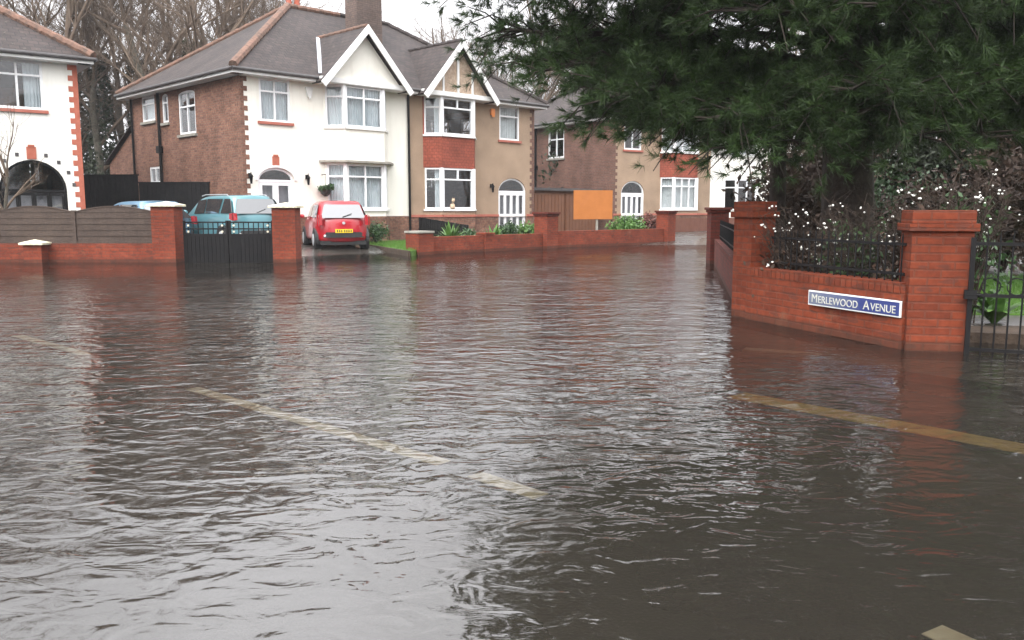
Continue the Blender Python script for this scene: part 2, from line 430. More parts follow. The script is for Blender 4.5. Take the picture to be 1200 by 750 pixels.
def arch_fill(mb, F, u0, u1, zt, rise, n=0.0, depth=.14):
    O, U, N = F; K = 14; prev = None
    for i in range(K+1):
        a = math.pi*i/K; u = (u0+u1)/2 - (u1-u0)/2*math.cos(a); z = zt - rise + rise*math.sin(a)
        if prev:
            pu, pz = prev; q = lambda u, z, n=0: O + U*u + ZUP*z + N*n
            mb.add([q(pu,pz,n), q(u,z,n), q(u,zt+.001,n), q(pu,zt+.001,n)], [(0,1,2,3)])
            mb.add([q(pu,pz,n), q(pu,pz,n-depth), q(u,z,n-depth), q(u,z,n)], [(0,1,2,3)])
        prev = (u, z)
def arch_bar(mb, F, u0, u1, zt, rise, w, n0, n1, a0=0, a1=math.pi):
    O, U, N = F; K = 16; ps = []
    for i in range(K+1):
        a = a0+(a1-a0)*i/K; cx = (u0+u1)/2; rx = (u1-u0)/2
        ps.append([(cx-(rx-d)*math.cos(a), zt-rise+(rise-d)*math.sin(a)) for d in (0, w)])
    q = lambda p, n: O + U*p[0] + ZUP*p[1] + N*n
    for A, B in zip(ps, ps[1:]):
        mb.add([q(A[1],n0),q(A[0],n0),q(B[0],n0),q(B[1],n0),q(A[1],n1),q(A[0],n1),q(B[0],n1),q(B[1],n1)],
               [(0,1,2,3),(7,6,5,4),(4,5,1,0),(5,6,2,1),(6,7,3,2),(7,4,0,3)])
def win_frame(mb, F, u0, u1, z0, z1, cols, transom, bar=.055, fr=.075, n0=-.09, n1=-.02, upper=None):
    """outer frame + mullions at fractions 'cols' (below) and 'upper' (above transom)"""
    w = u1-u0; h = z1-z0; zt = z0 + h*transom if transom else z1
    mb.obox(F, u0, u0+fr, z0, z1, n0, n1); mb.obox(F, u1-fr, u1, z0, z1, n0, n1)
    mb.obox(F, u0+fr, u1-fr, z0, z0+fr, n0, n1); mb.obox(F, u0+fr, u1-fr, z1-fr, z1, n0, n1)
    for c in cols: mb.obox(F, u0+w*c-bar/2, u0+w*c+bar/2, z0+fr, (zt-bar/2 if transom else z1-fr), n0, n1-.003)
    if transom:
        mb.obox(F, u0+fr, u1-fr, zt-bar/2, zt+bar/2, n0, n1-.002)
        for c in (upper if upper is not None else cols): mb.obox(F, u0+w*c-bar/2, u0+w*c+bar/2, zt+bar/2, z1-fr, n0, n1-.003)
def curtain(mb, F, u0, u1, z0, z1, n=-.2, period=.09, amp=.018):
    O, U, N = F; k = max(2, int((u1-u0)/(period/4))); b = len(mb.v)
    for i in range(k+1):
        u = u0+(u1-u0)*i/k; d = n + amp*math.sin(2*math.pi*(u-u0)/period + math.sin(u*7))
        for z in (z0, z1): mb.v.append(tuple(O+U*u+N*d+ZUP*z))
    for i in range(k): mb.f.append((b+2*i, b+2*i+2, b+2*i+3, b+2*i+1))

def window(root, mir, F, u0, u1, z0, z1, cols, transom, cur=None, curmat='net_curtain', sill='terracotta_sill', arch=0, upper=None, wallmb=None, frame='upvc_white', label=None):
    f = MB(); win_frame(f, F, u0, u1, z0, z1-(arch*0), cols, transom, upper=upper)
    if arch:
        arch_bar(f, F, u0, u1, z1, arch, .075, -.088, -.018)
        if wallmb is not None: arch_fill(wallmb, F, u0, u1, z1, arch, 0.003)
    fo = f.build('window', frame, root, mir)
    if label: fo['label'] = label
    p = MB(); p.obox(F, u0+.03, u1-.03, z0+.03, z1-.03, -.062, -.056); p.build('pane', 'glass', fo, mir)
    if cur:
        for a, b in cur:
            c = MB(); curtain(c, F, u0+(u1-u0)*a, u0+(u1-u0)*b, z0+.03, z1-.03); c.build('curtain', curmat, fo, mir)
    if sill:
        s = MB(); s.obox(F, u0-.08, u1+.08, z0-.09, z0-.002, -.1, .07); s.build('sill', sill, fo, mir)
    return fo

def quoins(root, mir, mat, ztop, side=False, z0=G0, every=.3, w=.13, yside=False):
    m = MB(); z = z0+.05; k = 0
    while z < ztop-.15:
        m.box(-.012, (.24 if k % 2 == 0 else .12), -.012, .02, z, z+.15)
        z += .15; k += 1
    return m.build('quoin', mat, root, mir)

def house(label, origin, ang, mir, st):
    """one half of a semi-detached pair; local x=0 outer corner, x=WH party wall, front at y=0"""
    M = 2*WH if mir else None
    root = thing(st.get('name','semi_detached_house'), label, 'house', origin, R(ang), 'semi-detached houses')
    bc = st.get('bay', 4.3); FF = (V((0,0,0)), V((1,0,0)), V((0,-1,0)))
    cant = .5; bl, br = bc-1.3, bc+1.3
    dx0, dx1 = st.get('door', (.5,1.8)); dt = st.get('doortop', 2.62)
    ux0, ux1 = st.get('upwin', (.65,1.75)); uz0, uz1 = 4.07, 5.42
    wm = MB()
    PL = st.get('plinth', 1.05)
    wall(wm, FF, WH, G0 if not st.get('plinth') else PL, ZE+.1, [(dx0,dx1,G0 if not st.get('plinth') else PL,dt), (ux0,ux1,uz0,uz1), (bl,br,G0 if not st.get('plinth') else PL,5.4)])
    arch_fill(wm, FF, dx0, dx1, dt, st.get('arch', .42), .002)
    # canted bay shell
    D = V((cant,-cant,0)).normalized(); fl = math.hypot(cant,cant)
    fac = [((V((bl,0,0)), D, V((-D.x if 0 else D.y, -D.x, 0)).normalized()), fl),
           ((V((bl+cant,-cant,0)), V((1,0,0)), V((0,-1,0))), br-bl-2*cant),
           ((V((br-cant,-cant,0)), V((cant,cant,0)).normalized(), V((cant,-cant,0)).normalized()), fl)]
    LZ0, LZ1, UZ0, UZ1 = st.get('lz', (1.3,2.83,4.05,5.42))
    e = .05
    bm_ = MB()
    for F, w in fac:
        wall(wm if not st.get('hung') else bm_, F, w, LZ1, 5.44, [(e,w-e,UZ0,UZ1)] + ([] if not st.get('hung') else []), .1)
        wall(wm, F, w, PL if st.get('plinth') else G0, LZ1, [(e,w-e,LZ0,LZ1-.0)], .1)
    wo = wm.build('wall', st['wallmat'], root, M)
    if st.get('hung'): bm_.build('hung_tiles', st['hung'], root, M)
    if st.get('plinth'):
        pm = MB(); o = .035
        F2 = (V((0,-o,0)), V((1,0,0)), V((0,-1,0)))
        for a_, b_ in ((0, dx0-.02), (dx1+.02, bl-.001), (br+.001, WH-.004)):
            MB().box(a_, b_, -o, .1, G0-.3, PL).build('plinth', st.get('plinthmat','brick_brown'), root, M)
        for F, w in fac: pm.obox(F, 0, w, G0-.3, PL, -.1, o)
        pm.build('bay_plinth', st.get('plinthmat','brick_brown'), root, M)
        if st.get('band'):
            for a_, b_ in ((0, dx0-.03), (dx1+.03, bl-.001), (br+.001, WH-.004)): MB().box(a_, b_, -o-.03, .02, PL, PL+.09).build('string_course', 'terracotta_sill', root, M)
            b = MB()
            for F, w in fac: b.obox(F, 0, w, PL+.002, PL+.09, -.1, o+.03)
            b.build('string_course', 'terracotta_sill', root, M)
    # side and back walls
    S = (V((0,LH,0)), V((0,-1,0)), V((-1,0,0)))
    sw = MB()
    B = lambda b0, b1: (LH-b1, LH-b0)
    sb = st.get('sb', 0)
    holes = [(*B(3.15+sb,4.45+sb),3.85,5.3), (*B(5.3,5.8),4.35,5.35), (*B(6.45,7.6),4.5,5.42), (*B(6.2,7.2),2.25,2.85)]
    if sb: holes = holes[:1]
    wall(sw, S, LH, G0-.2, ZE+.1, holes, .12)
    window(root, M, S, *holes[0], [.5], .64, arch=.1, wallmb=sw, sill='coping_grey')
    if not sb: window(root, M, S, *holes[1], [], .7, sill='coping_grey', arch=.1, wallmb=sw)
    if not sb: window(root, M, S, *holes[2], [], .68, sill='coping_grey', cur=[(.05,.95)])
    if not sb: window(root, M, S, *holes[3], [.5], None, sill='coping_grey')
    so = sw.build('side_wall', st['sidemat'], root, M)
    bk = MB(); bk.box(0.05, WH, LH-.1, LH, G0, ZE+.1); bk.box(WH-.1, WH-.01, .1, LH-.1, G0, ZE+.1)
    bk.box(.05, WH-.1, .15, LH-.1, 2.98, 3.1)
    bk.build('rear_wall', st['sidemat'], root, M)
    # downpipe & soil pipe on side wall
    MB().tube([(-.07,8.45,G0),(-.07,8.45,ZE-.1)], .045, 8).build('downpipe', 'black_paint', root, M)
    dp = MB(); dp.tube([(-.07,6.0,G0),(-.07,6.0,ZE-.1)], .055, 8)
    dp.box(-.17,-.02,5.87,6.13,3.3,3.55); dp.build('downpipe', 'black_paint', root, M)
    if st.get('quoin'): quoins(root, M, st['quoin'], ZE-.1, z0=G0)
    # windows
    window(root, M, FF, ux0, ux1, uz0, uz1, st.get('upcols',[.5]), .70, cur=st.get('upcur',[(.04,.96)]), curmat=st.get('upmat','net_curtain'), sill=st.get('sill','terracotta_sill'))
    for (a, b, which) in ((LZ0, LZ1, 'lo'), (UZ0, UZ1, 'up')):
        f = MB(); g = MB(); cs = []; s = MB()
        for i, (F, w) in enumerate(fac):
            cols = [.5] if (i == 1 and not (st.get('bigpane'))) else []
            if i == 1 and st.get('threelight'): cols = [.333,.667]
            win_frame(f, F, e, w-e, a, b, cols, .72, fr=.07 if i == 1 else .06, upper=[.5] if (i == 1 and st.get('bigpane')) else cols)
            g.obox(F, e+.03, w-e-.03, a+.03, b-.03, -.062, -.056)
            s.obox(F, 0.0, w, a-.07, a-.002, -.09, .06)
            zc = a + (b-a)*.72
            for (c0, c1) in (st['baycur'] if i == 1 else st['bayside']):
                c = MB(); curtain(c, F, e+(w-2*e)*c0, e+(w-2*e)*c1, a+.05, b-.05, -.17); cs.append(c)
        for x, y in ((bl+cant, -cant), (br-cant, -cant)):   # corner posts
            f.tube([(x, y+.035, a), (x, y+.035, b)], .075, 8)
        fo = f.build('bay_window', 'upvc_white', root, M)
        g.build('pane', 'glass', fo, M); s.build('sill', 'paint_white', fo, M)
        for c in cs: c.build('curtain', st.get('baycurmat','net_curtain'), fo, M)
    if st.get('hood'):
        h = MB(); h.prism([(bl-.25,-.02,LZ1+.03),(bl+cant-.1,-cant-.2,LZ1+.03),(br-cant+.1,-cant-.2,LZ1+.03),(br+.25,-.02,LZ1+.03)], (0,0,.07)); h.build('bay_hood', 'coping_grey', root, M)
    # door set
    df = MB(); n0, n1 = -.12, -.05; ar = st.get('arch', .42); dm = st.get('doormat', 'upvc_white')
    for u in (dx0, dx1-.07): df.obox(FF, u, u+.07, G0, dt-ar, n0, n1)
    arch_bar(df, FF, dx0, dx1, dt, ar, .07, n0, n1)
    df.obox(FF, dx0+.07, dx1-.07, dt-ar-.04, dt-ar+.04, n0, n1)
    fo = df.build('door_frame', dm, root, M)
    g = MB(); g.obox(FF, dx0+.04, dx1-.04, G0+.1, dt-.03, -.098, -.092); g.build('pane', 'glass', fo, M)
    d2 = MB(); w = dx1-dx0; leaves = st.get('leaves', 2)
    nleaf = leaves; edges = [dx0+.075 + (w-.15)*i/nleaf for i in range(nleaf+1)]
    for a, b in zip(edges, edges[1:]):
        dl = MB(); fr = .10 if nleaf == 2 else .06
        dl.obox(FF, a+.004, a+fr, G0+.02, dt-ar-.045, n0+.005, n1-.01); dl.obox(FF, b-fr, b-.004, G0+.02, dt-ar-.045, n0+.005, n1-.01)
        dl.obox(FF, a+fr, b-fr, G0+.02, G0+.35, n0+.005, n1-.01); dl.obox(FF, a+fr, b-fr, dt-ar-.14, dt-ar-.045, n0+.005, n1-.01)
        dl.obox(FF, a+fr, b-fr, .98, 1.1, n0+.005, n1-.012)
        dl.build('door', dm, root, M)
    c = MB(); curtain(c, FF, dx0+.1, dx1-.1, G0+.3, dt-ar-.05, -.24, .2, .01); c.build('curtain', st.get('doorcur','grey_curtain'), fo, M)
    if st.get('keystone'):
        k = MB(); xc = (dx0+dx1)/2; k.box(xc-.12, xc+.12, -.03, .03, dt+.02, dt+.36); k.box(xc-.08, xc+.08, -.045, .0, dt+.36, dt+.42); k.build('keystone', st['keystone'], root, M)
    if st.get('arch_studs'):
        for k in range(1,10):
            an = math.pi*(k-.5)/9; k_ = MB(); xc = (dx0+dx1)/2; rr = (dx1-dx0)/2+.2
            k_.box(xc-rr*math.cos(an)-.045, xc-rr*math.cos(an)+.045, -.02, .02, dt-ar+(ar+.2)*math.sin(an)-.05, dt-ar+(ar+.2)*math.sin(an)+.05); k_.build('arch_brick','gutter_dark',root,M)
    if st.get('hoodmould'):
        k = MB(); arch_bar(k, FF, dx0-.08, dx1+.08, dt+.08, ar+.06, .07, -.01, .04); k.build('hood_mould', 'paint_white', root, M)
    # main roof (half)
    ov = .38; th = .07; rx = LH/2; m_ = LH/2; WP = WH - (.0 if not mir else .0)
    zl = ZE - .0; sl = (ZR-ZE)/(m_+ov)
    r = MB()
    E1 = V((-ov,-ov,zl)); P = V((rx,m_,ZR)); Q = V((WP,m_,ZR)); E2 = V((WP,-ov,zl)); E3 = V((-ov,LH+ov,zl)); E4 = V((WP,LH+ov,zl))
    th_ = V((0,0,-th))
    r.prism([E1,E2,Q,P], -th_); r.prism([E3,E1,P], -th_); r.prism([E4,E3,P,Q], -th_)
    # front gable roof
    gy = -.82; gl, gr, gz0, gz1 = bc-1.76, bc+1.76, 5.38, st.get('gz', 7.3)
    def back(z): return -ov + (z-zl)/sl      # where the main slope reaches z
    yb1 = back(gz1)+.1; yb0 = back(gz0+.0)
    for sgn in (-1, 1):
        xo = gl if sgn < 0 else gr
        pts = [V((xo,gy,gz0)), V((bc,gy,gz1)), V((bc,yb1,gz1)), V((xo,max(yb0,-.3)+.2,gz0))]
        if sgn > 0: pts = pts[::-1]
        nrm = (pts[1]-pts[0]).cross(pts[2]-pts[0]).normalized(); 
        if nrm.z < 0: nrm = -nrm
        r.prism(pts, nrm*.08)
    r_ = r.build('roof', 'roof_tile', root, M)
    # ridge and hip tiles
    hp = MB()
    def capline(a, b, rad=.11):
        a, b = V(a), V(b); n = int((b-a).length/.42)+1
        for i in range(n):
            p, q = a.lerp(b, i/n), a.lerp(b, (i+.97)/n); hp.tube([p+V((0,0,.02)), q+V((0,0,.045))], [rad, rad*.93], 8)
    up = V((0,0,th))
    capline(E1+up, P+up, .14 if st.get('orange') else .1)
    capline(E3+up, P+up, .1)
    hp.build('hip_tiles', st.get('hipmat','ridge_orange'), r_, M)
    hp = MB(); capline(P+up, Q+up, .11); hp.build('ridge_tiles', st.get('ridgemat','ridge_orange'), r_, M)
    hp = MB(); capline((bc,gy+.05,gz1+.06), (bc,yb1,gz1+.06), .085)
    hp.build('ridge_tiles', st.get('ridgemat','ridge_orange'), r_, M)
    vl = MB()
    for sgn in ((-1,) if True else ()):
        xo = gl
        n_ = 1
        a = V((xo+.02, max(yb0,-.38)+.04, gz0+.30)); b = V((bc, yb1-.1, gz1+.10))
        # valley between gable slope and main slope, left side
        az = zl + (-.3+ov)*sl
        t0 = (az-gz0)/(gz1-gz0)
        a = V((gl+(bc-gl)*max(0,t0)-.02, -.3, az+.12)); b = V((bc-.08, back(gz1)-.02, gz1+.10))
        vl.beam(a, b, .13, .03)
    vl.build('valley_flashing', 'lead', r_, M)
    # gable face
    g = MB(); zf = 5.46
    t0 = (zf-gz0)/(gz1-gz0); gx0, gx1 = gl+(bc-gl)*t0+.05, gr-(gr-bc)*t0-.05
    g.prism([(gx0,-.5,zf),(gx1,-.5,zf),(bc,-.5,gz1-.08)], (0,.12,0)); g.build('gable', st['gablemat'], root, M)
    if st.get('timber'):
        tb = MB()
        for dx, wdt in ((0,.1), (-.72,.08), (.72,.08)):
            x = bc+dx; zt_ = gz1-.1-abs(dx)/1.76*(gz1-gz0)-.05; tb.box(x-wdt/2, x+wdt/2, -.54, -.49, zf, zt_)
        tb.build('gable_timber', 'paint_white', root, M)
    fb = MB(); fb.box(gx0-.1, gx1+.1, -.62, -.485, 5.44, 5.60); fb.box(gl+.1, gr-.1, -.60, 0, 5.42, 5.438)
    fb.build('gable_fascia', 'paint_white', root, M)
    bb = MB()
    for xo in (gl, gr):
        s_ = -1 if xo == gl else 1
        dv = (V((bc,0,gz1))-V((xo,0,gz0)))
        nz = V((-dv.z,0,dv.x)).normalized(); nz = nz if nz.z > 0 else -nz
        a = V((xo,gy-.025,gz0)) - dv*.03; b = V((bc,gy-.025,gz1))
        bb.prism([a+nz*.09, a-nz*.12, b-V((0,0,.16)), b+V((0,0,.125))], (0,.045,0))
    bb.build('barge_board', 'paint_white', root, M)
    # gutters, fascia and soffit
    fz0, fz1 = zl-.13, zl+.03
    for x0_, x1_ in ((-ov, gl+.15), (gr-.15, WP)):
        fa = MB(); fa.box(x0_, x1_, -ov-.012, -ov+.012, fz0, fz1); fa.box(x0_+(ov+.012 if x0_ < 0 else 0), x1_, -ov+.012, .0, fz0-.004, fz0+.02); fa.build('fascia', 'paint_white', root, M)
        MB().tube([(x0_-(.06 if x0_ < 0 else -.05),-ov-.06,zl),(x1_-(.05 if x0_ < 0 else 0),-ov-.06,zl)], .055, 8).build('gutter', 'gutter_dark', root, M)
    fa = MB(); fa.box(-ov-.012, -ov+.012, -ov, LH+ov, fz0+.003, fz1); fa.box(-ov+.012, 0, 0, LH+ov, fz0-.004, fz0+.02); fa.build('fascia', 'paint_white', root, M)
    MB().tube([(-ov-.06,-ov-.06,zl+.001),(-ov-.06,LH+ov,zl+.001)], .055, 8).build('gutter', 'gutter_dark', root, M)
    return root, M

DG = (.711, .703)
A = V((-8.44, 27.14, 0)); ANG = 44.7
H1, M1 = house('white rendered semi-detached house with brown brick side wall and red hatchback outside', A, ANG, False,
   dict(wallmat='render_cream', sidemat='brick_brown', plinth=1.05, quoin='brick_brown', door=(.5,1.8), hood=True, keystone='terracotta', hoodmould=True,
        baycur=[(.02,.98)], bayside=[(.02,.98)], gablemat='render_cream', orange=True))
H2, M2 = house('brown pebbledash semi-detached house with red tile hung bay and tan half-timbered gable', A, ANG, True,
   dict(wallmat='pebbledash', sidemat='brick_brown', plinth=1.0, quoin='brick_darkbrown', door=(.46,2.06), upwin=(.86,2.0), upcols=[], upmat='white_blind', bay=4.63,
        hung='hung_tile', bigpane=True, baycur=[], bayside=[(.02,.42)], leaves=4, arch=.55, doortop=2.55, band=True, gablemat='tan_panel', timber=True,
        hipmat='roof_tile', ridgemat='roof_tile', gz=7.4))
B4 = V((4.72, 40.3, 0)); ANG4 = 35
H4, M4 = house('brown pebbledash semi-detached house with plain dark brick side wall behind the orange board', B4, ANG4, False,
   dict(wallmat='pebbledash', sidemat='brick_darkbrown', plinth=1.0, door=(.5,2.0), arch=.6, leaves=4, hung='hung_tile', baycur=[(.02,.98)], bayside=[(.02,.98)],
        band=True, gablemat='tan_panel', timber=True, threelight=True, sb=.55, baycurmat='white_blind', hipmat='roof_tile', ridgemat='roof_tile', quoin='brick_darkbrown', upcur=[]))
H5, M5 = house('white rendered semi-detached house with dark windows glimpsed beyond the pine', B4, ANG4, True,
   dict(wallmat='render_white', sidemat='brick_brown', door=(.5,1.8), baycur=[], bayside=[], gablemat='render_white', hipmat='roof_tile', ridgemat='roof_tile', upcur=[], bay=4.3))
# far left house (its right-hand half)
ANG0 = 38; C0 = W(97, 200, Y=25.3); C0.z = 0
o0 = C0 - V((math.cos(R(ANG0)), math.sin(R(ANG0)), 0))*2*WH
H0, M0 = house('white rendered house with black arched porch and red brick quoins behind the brown fence', o0, ANG0, True,
   dict(wallmat='render_white', sidemat='brick_brown', quoin='terracotta', door=(.44,2.16), arch=.86, doortop=2.68, arch_studs=True, upcols=[.35,.68], doormat='black_paint', leaves=4, keystone='terracotta',
        baycur=[(.02,.98)], bayside=[(.02,.98)], gablemat='render_white', upwin=(.88,2.75), upcur=[(.03,.25),(.6,.97)], bay=4.9, orange=True, doorcur='grey_curtain'))

# ---- chimneys (parts of the roofs' houses), lanterns, alarm boxes, extension
def chimney(root, mir, x, y, z0, z1, sx, sy, mat, pots):
    m = MB(); m.box(x-sx/2,x+sx/2,y-sy/2,y+sy/2,z0,z1-.25); m.box(x-sx/2-.05,x+sx/2+.05,y-sy/2-.05,y+sy/2+.05,z1-.25,z1-.1); m.box(x-sx/2-.02,x+sx/2+.02,y-sy/2-.02,y+sy/2+.02,z1-.1,z1)
    c = m.build('chimney', mat, root, mir)
    for i in range(pots):
        p = MB(); px = x - sx/2 + sx*(i+.5)/pots
        p.tubez((px,y,z1), [(.13,0),(.11,.1),(.11,.42),(.14,.45),(.14,.52)], 10); p.build('chimney_pot', 'terracotta', c, mir)
chimney(H1, M1, WH-.05, 2.6, 7.2, 9.9, 1.15, .75, 'brick_chimney', 3)
chimney(H1, M1, WH-.8, 6.4, 7.2, 9.35, .75, .6, 'terracotta', 2)
chimney(H4, M4, WH-.05, 2.6, 7.2, 9.9, 1.15, .75, 'brick_chimney', 3)

def lantern(root, mir, x, z):
    m = MB(); m.box(x-.03,x+.03,-.03,0,z-.05,z+.1); m.tube([(x,-.03,z+.05),(x,-.14,z+.1)], .012, 6)
    m.tubez((x,-.14,z-.24), [(.035,0),(.06,.22),(.085,.23),(.02,.32),(.01,.38)], 6)
    m.build('wall_lantern', 'black_paint', root, mir)
lantern(H1, M1, .2, 2.33); lantern(H1, M1, 2.25, 2.33); lantern(H2, M2, 2.5, 2.2)
m = MB(); m.prism([(2.3,-.001,5.28),(2.58,-.001,5.28),(2.5,-.001,4.96),(2.38,-.001,4.96)], (0,-.07,0)); m.box(2.41,2.47,-.09,-.04,4.9,4.96)
m.build('alarm_box','paint_white',H1)
m = MB(); m.box(2.3,2.5,-.07,-.001,5.0,5.25); m.box(2.33,2.47,-.08,-.069,4.93,5.0); m.build('alarm_box','alarm_orange',H2,2*WH)
m = MB(); m.tube([(WH-.06,-.07,G0),(WH-.06,-.07,5.4)], .045, 8); m.build('downpipe','black_paint',H1)
# rear extension of the near pair
m = MB(); m.prism([(.05,LH,G0),(.05,11.3,G0),(.05,11.3,3.1),(.05,LH,4.35)], (3.4,0,0)); eo = m.build('rear_extension','brick_brown',H1)
m = MB(); m.prism([(-.1,LH+.01,4.42),(-.1,11.5,3.08),(-.1,11.5,3.11),(-.1,LH+.01,4.45)], (3.6,0,0)); m.build('extension_roof','roof_tile',eo)
# hanging basket beside first door
lanternx = 2.75
m = MB(); m.tubez((2.85,-.22,1.72), [(.05,0),(.17,.1),(.2,.22)], 10)
basket = thing('hanging_basket', 'round hanging basket of greenery on the white wall right of the door', 'hanging basket', A, R(ANG))
m.build('basket','dark_plastic',basket)
m = MB(); m.tube([(2.85,-.0,2.45),(2.85,-.26,2.45)], .012,5); m.tube([(2.85,-.22,2.45),(2.85,-.22,1.9)], .006,4); m.build('bracket','black_paint',basket)

def leaf_cloud(n, cen, rad, size, seed, up=.3, flat=1.0, shell=0.0):
    """n small leaf quads spread through an uneven ellipsoid"""
    g = np.random.default_rng(seed); cen = np.array(cen); rad = np.array(rad)
    k = max(5, n//60); cc = g.normal(size=(k,3)); cc /= np.linalg.norm(cc,axis=1)[:,None]; cc *= (g.random((k,1))**.5)*.8
    idx = g.integers(0,k,n); p = cc[idx] + g.normal(size=(n,3))*.22
    p = cen + p*rad
    a = g.normal(size=(n,3)); a /= np.linalg.norm(a,axis=1)[:,None]; b = g.normal(size=(n,3)); b -= (a*b).sum(1)[:,None]*a; b /= np.linalg.norm(b,axis=1)[:,None]
    s = size*(.6+.8*g.random((n,1)))
    return np.stack([p-a*s, p+b*s*.45, p+a*s, p-b*s*.45], axis=1)
numpy_tris('foliage', leaf_cloud(500,(2.85,-.24,2.02),(.26,.24,.2),.05,3), 'leaf_dark', basket, True)

# ------------------------------------------------------------------ garage + orange board
g = thing('garage', 'low flat roofed brown garage between the two pairs of houses', 'garage', A, R(ANG))
m = MB(); m.box(13.3,18.1,.6,5.5,G0,2.1); m.build('wall','garage_brown',g)
m = MB(); m.box(13.2,18.2,.4,5.6,2.1,2.22); m.build('roof','gutter_dark',g)
for i in range(2):
    m = MB(); x0 = 13.5+i*2.3
    m.box(x0,x0+2.2,.55,.6,G0,1.98)
    for k in range(10): m.box(x0+.05+k*.22,x0+.2+k*.22,.535,.551,G0+.05,1.93)
    m.build('garage_door','garage_brown',g)
bp = W(695,240,Y=36.6); 
b = thing('sign_board', 'plain bright orange board on a short post in front of the garage', 'board', (bp.x,bp.y,.1), R(12))
m = MB(); zz = W(695,223,Y=36.6).z, W(695,257,Y=36.6).z
m.box(-.86,.86,-.02,.02,zz[1]-.1,zz[0]-.1); m.build('board','board_orange',b,bevel=.005)
m = MB(); m.box(.15,.24,.022,.1,-.1,zz[0]-.3); m.build('post','coping_grey',b)

# ------------------------------------------------------------------ boundary walls, piers, fences
def pier(name, label, x, y, w, z1, mat, capmat, rz=0, cap='flat', group=None, d=None, z0=-.3):
    r = thing(name, label, 'brick pillar', (x,y,0), rz, group); d = d or w
    m = MB(); m.box(-w/2,w/2,-d/2,d/2,z0,z1); m.build('shaft', mat, r)
    m = MB()
    if cap == 'pyramid':
        o = .07; m.box(-w/2-o,w/2+o,-d/2-o,d/2+o,z1,z1+.05)
        m.add([(-w/2-o,-d/2-o,z1+.05),(w/2+o,-d/2-o,z1+.05),(w/2+o,d/2+o,z1+.05),(-w/2-o,d/2+o,z1+.05),(0,0,z1+.13)], [(0,1,4),(1,2,4),(2,3,4),(3,0,4)])
    elif cap == 'brick':
        m.box(-w/2-.035,w/2+.035,-d/2-.035,d/2+.035,z1,z1+.07); m.box(-w/2-.008,w/2+.008,-d/2-.008,d/2+.008,z1+.07,z1+.07+.12)
    elif cap == 'step':
        m.box(-w/2-.03,w/2+.03,-d/2-.03,d/2+.03,z1,z1+.06); m.box(-w/2-.06,w/2+.06,-d/2-.06,d/2+.06,z1+.06,z1+.12)
    else:
        m.box(-w/2-.03,w/2+.03,-d/2-.03,d/2+.03,z1,z1+.06)
    m.build('cap', capmat, r, bevel=.006); return r
def bwall(name, label, p, q, h, th, mat, copmat=None, z0=-.3, cope=True):
    p, q = V((p[0],p[1],0)), V((q[0],q[1],0)); d = q-p; L = d.length
    r = thing(name, label, 'wall', p, math.atan2(d.y,d.x))
    m = MB(); m.box(0,L,-th/2,th/2,z0,h-(.1 if cope else 0)); m.build('wall_face', mat, r)
    if cope:
        m = MB(); n = int(L/.078)
        for i in range(n): m.box(i*.078+.004, i*.078+.072, -th/2-.006, th/2+.006, h-.1, h-rnd.random()*.004)
        m.box(0,L,-th/2+.01,th/2-.01,h-.1,h-.012)
        m.build('coping', copmat or mat, r)
    return r, L
YL = 21.1
xl0, xl1 = -16.5, W(183,300,Y=YL).x
rw, L0 = bwall('garden_wall','low red brick wall under the brown fence on the left', (xl0,YL),(xl1,YL), .46,.22,'brick_far_red', cope=False)
pier('gate_pillar','red brick gate pillar with cream cap, left of the black gates', W(198,300,Y=YL).x, YL, .56, 1.36,'brick_far_red','cream_stone',cap='pyramid',group='red brick gate pillars with cream caps')
pier('gate_pillar','red brick gate pillar with cream cap between the black gates and red car', W(337,300,Y=YL).x, YL, .56, 1.33,'brick_far_red','cream_stone',cap='pyramid',group='red brick gate pillars with cream caps')
pier('wall_pier','short brick pier with wide pointed cream cap in front of the left wall', W(43,300,Y=YL-.25).x, YL-.28, .44, .44,'brick_far_red','cream_stone',cap='pyramid',d=.3)
# wavy-topped fence panels
f = thing('fence','brown horizontal board fence with wavy top on the low brick wall','fence',(0,YL,0))
x1 = xl1; k = 0
while x1 > xl0+.1:
    x0 = x1-1.92 if k else x1-2.0
    m = MB(); rows = 5
    zb, zt = .5, 1.22
    for i in range(rows):
        z0_, z1_ = zb+(zt-zb)*i/rows, zb+(zt-zb)*(i+1)/rows
        m.box(x0+.08,x1-.02,-.02-.004*(i%2),.006,z0_+.004,z1_+.012)
        m.box(x0+.08,x1-.02,-.036,-.018,z0_+.0,z0_+.022)
    K = 14
    for i in range(K):
        a, b_ = i/K, (i+1)/K; za, zb2 = zt+.13*math.sin(math.pi*a)+.02, zt+.13*math.sin(math.pi*b_)+.02
        xa, xb = x0+.08+(x1-x0-.1)*a, x0+.08+(x1-x0-.1)*b_
        m.prism([(xa,-.03,zt),(xb,-.03,zt),(xb,-.03,zb2),(xa,-.03,za)], (0,.045,0))
        m.beam((xa,-.01,za),(xb,-.01,zb2),.07,.025)
    m.build('fence_panel','fence_brown',f)
    m = MB(); m.box(x0-.01,x0+.09,-.06,.04,.42,1.27); m.build('fence_post','fence_brown',f)
    x1 = x0; k += 1
m = MB(); m.box(xl0,xl1,-.05,.05,.462,.505); m.build('gravel_board','fence_brown',f)
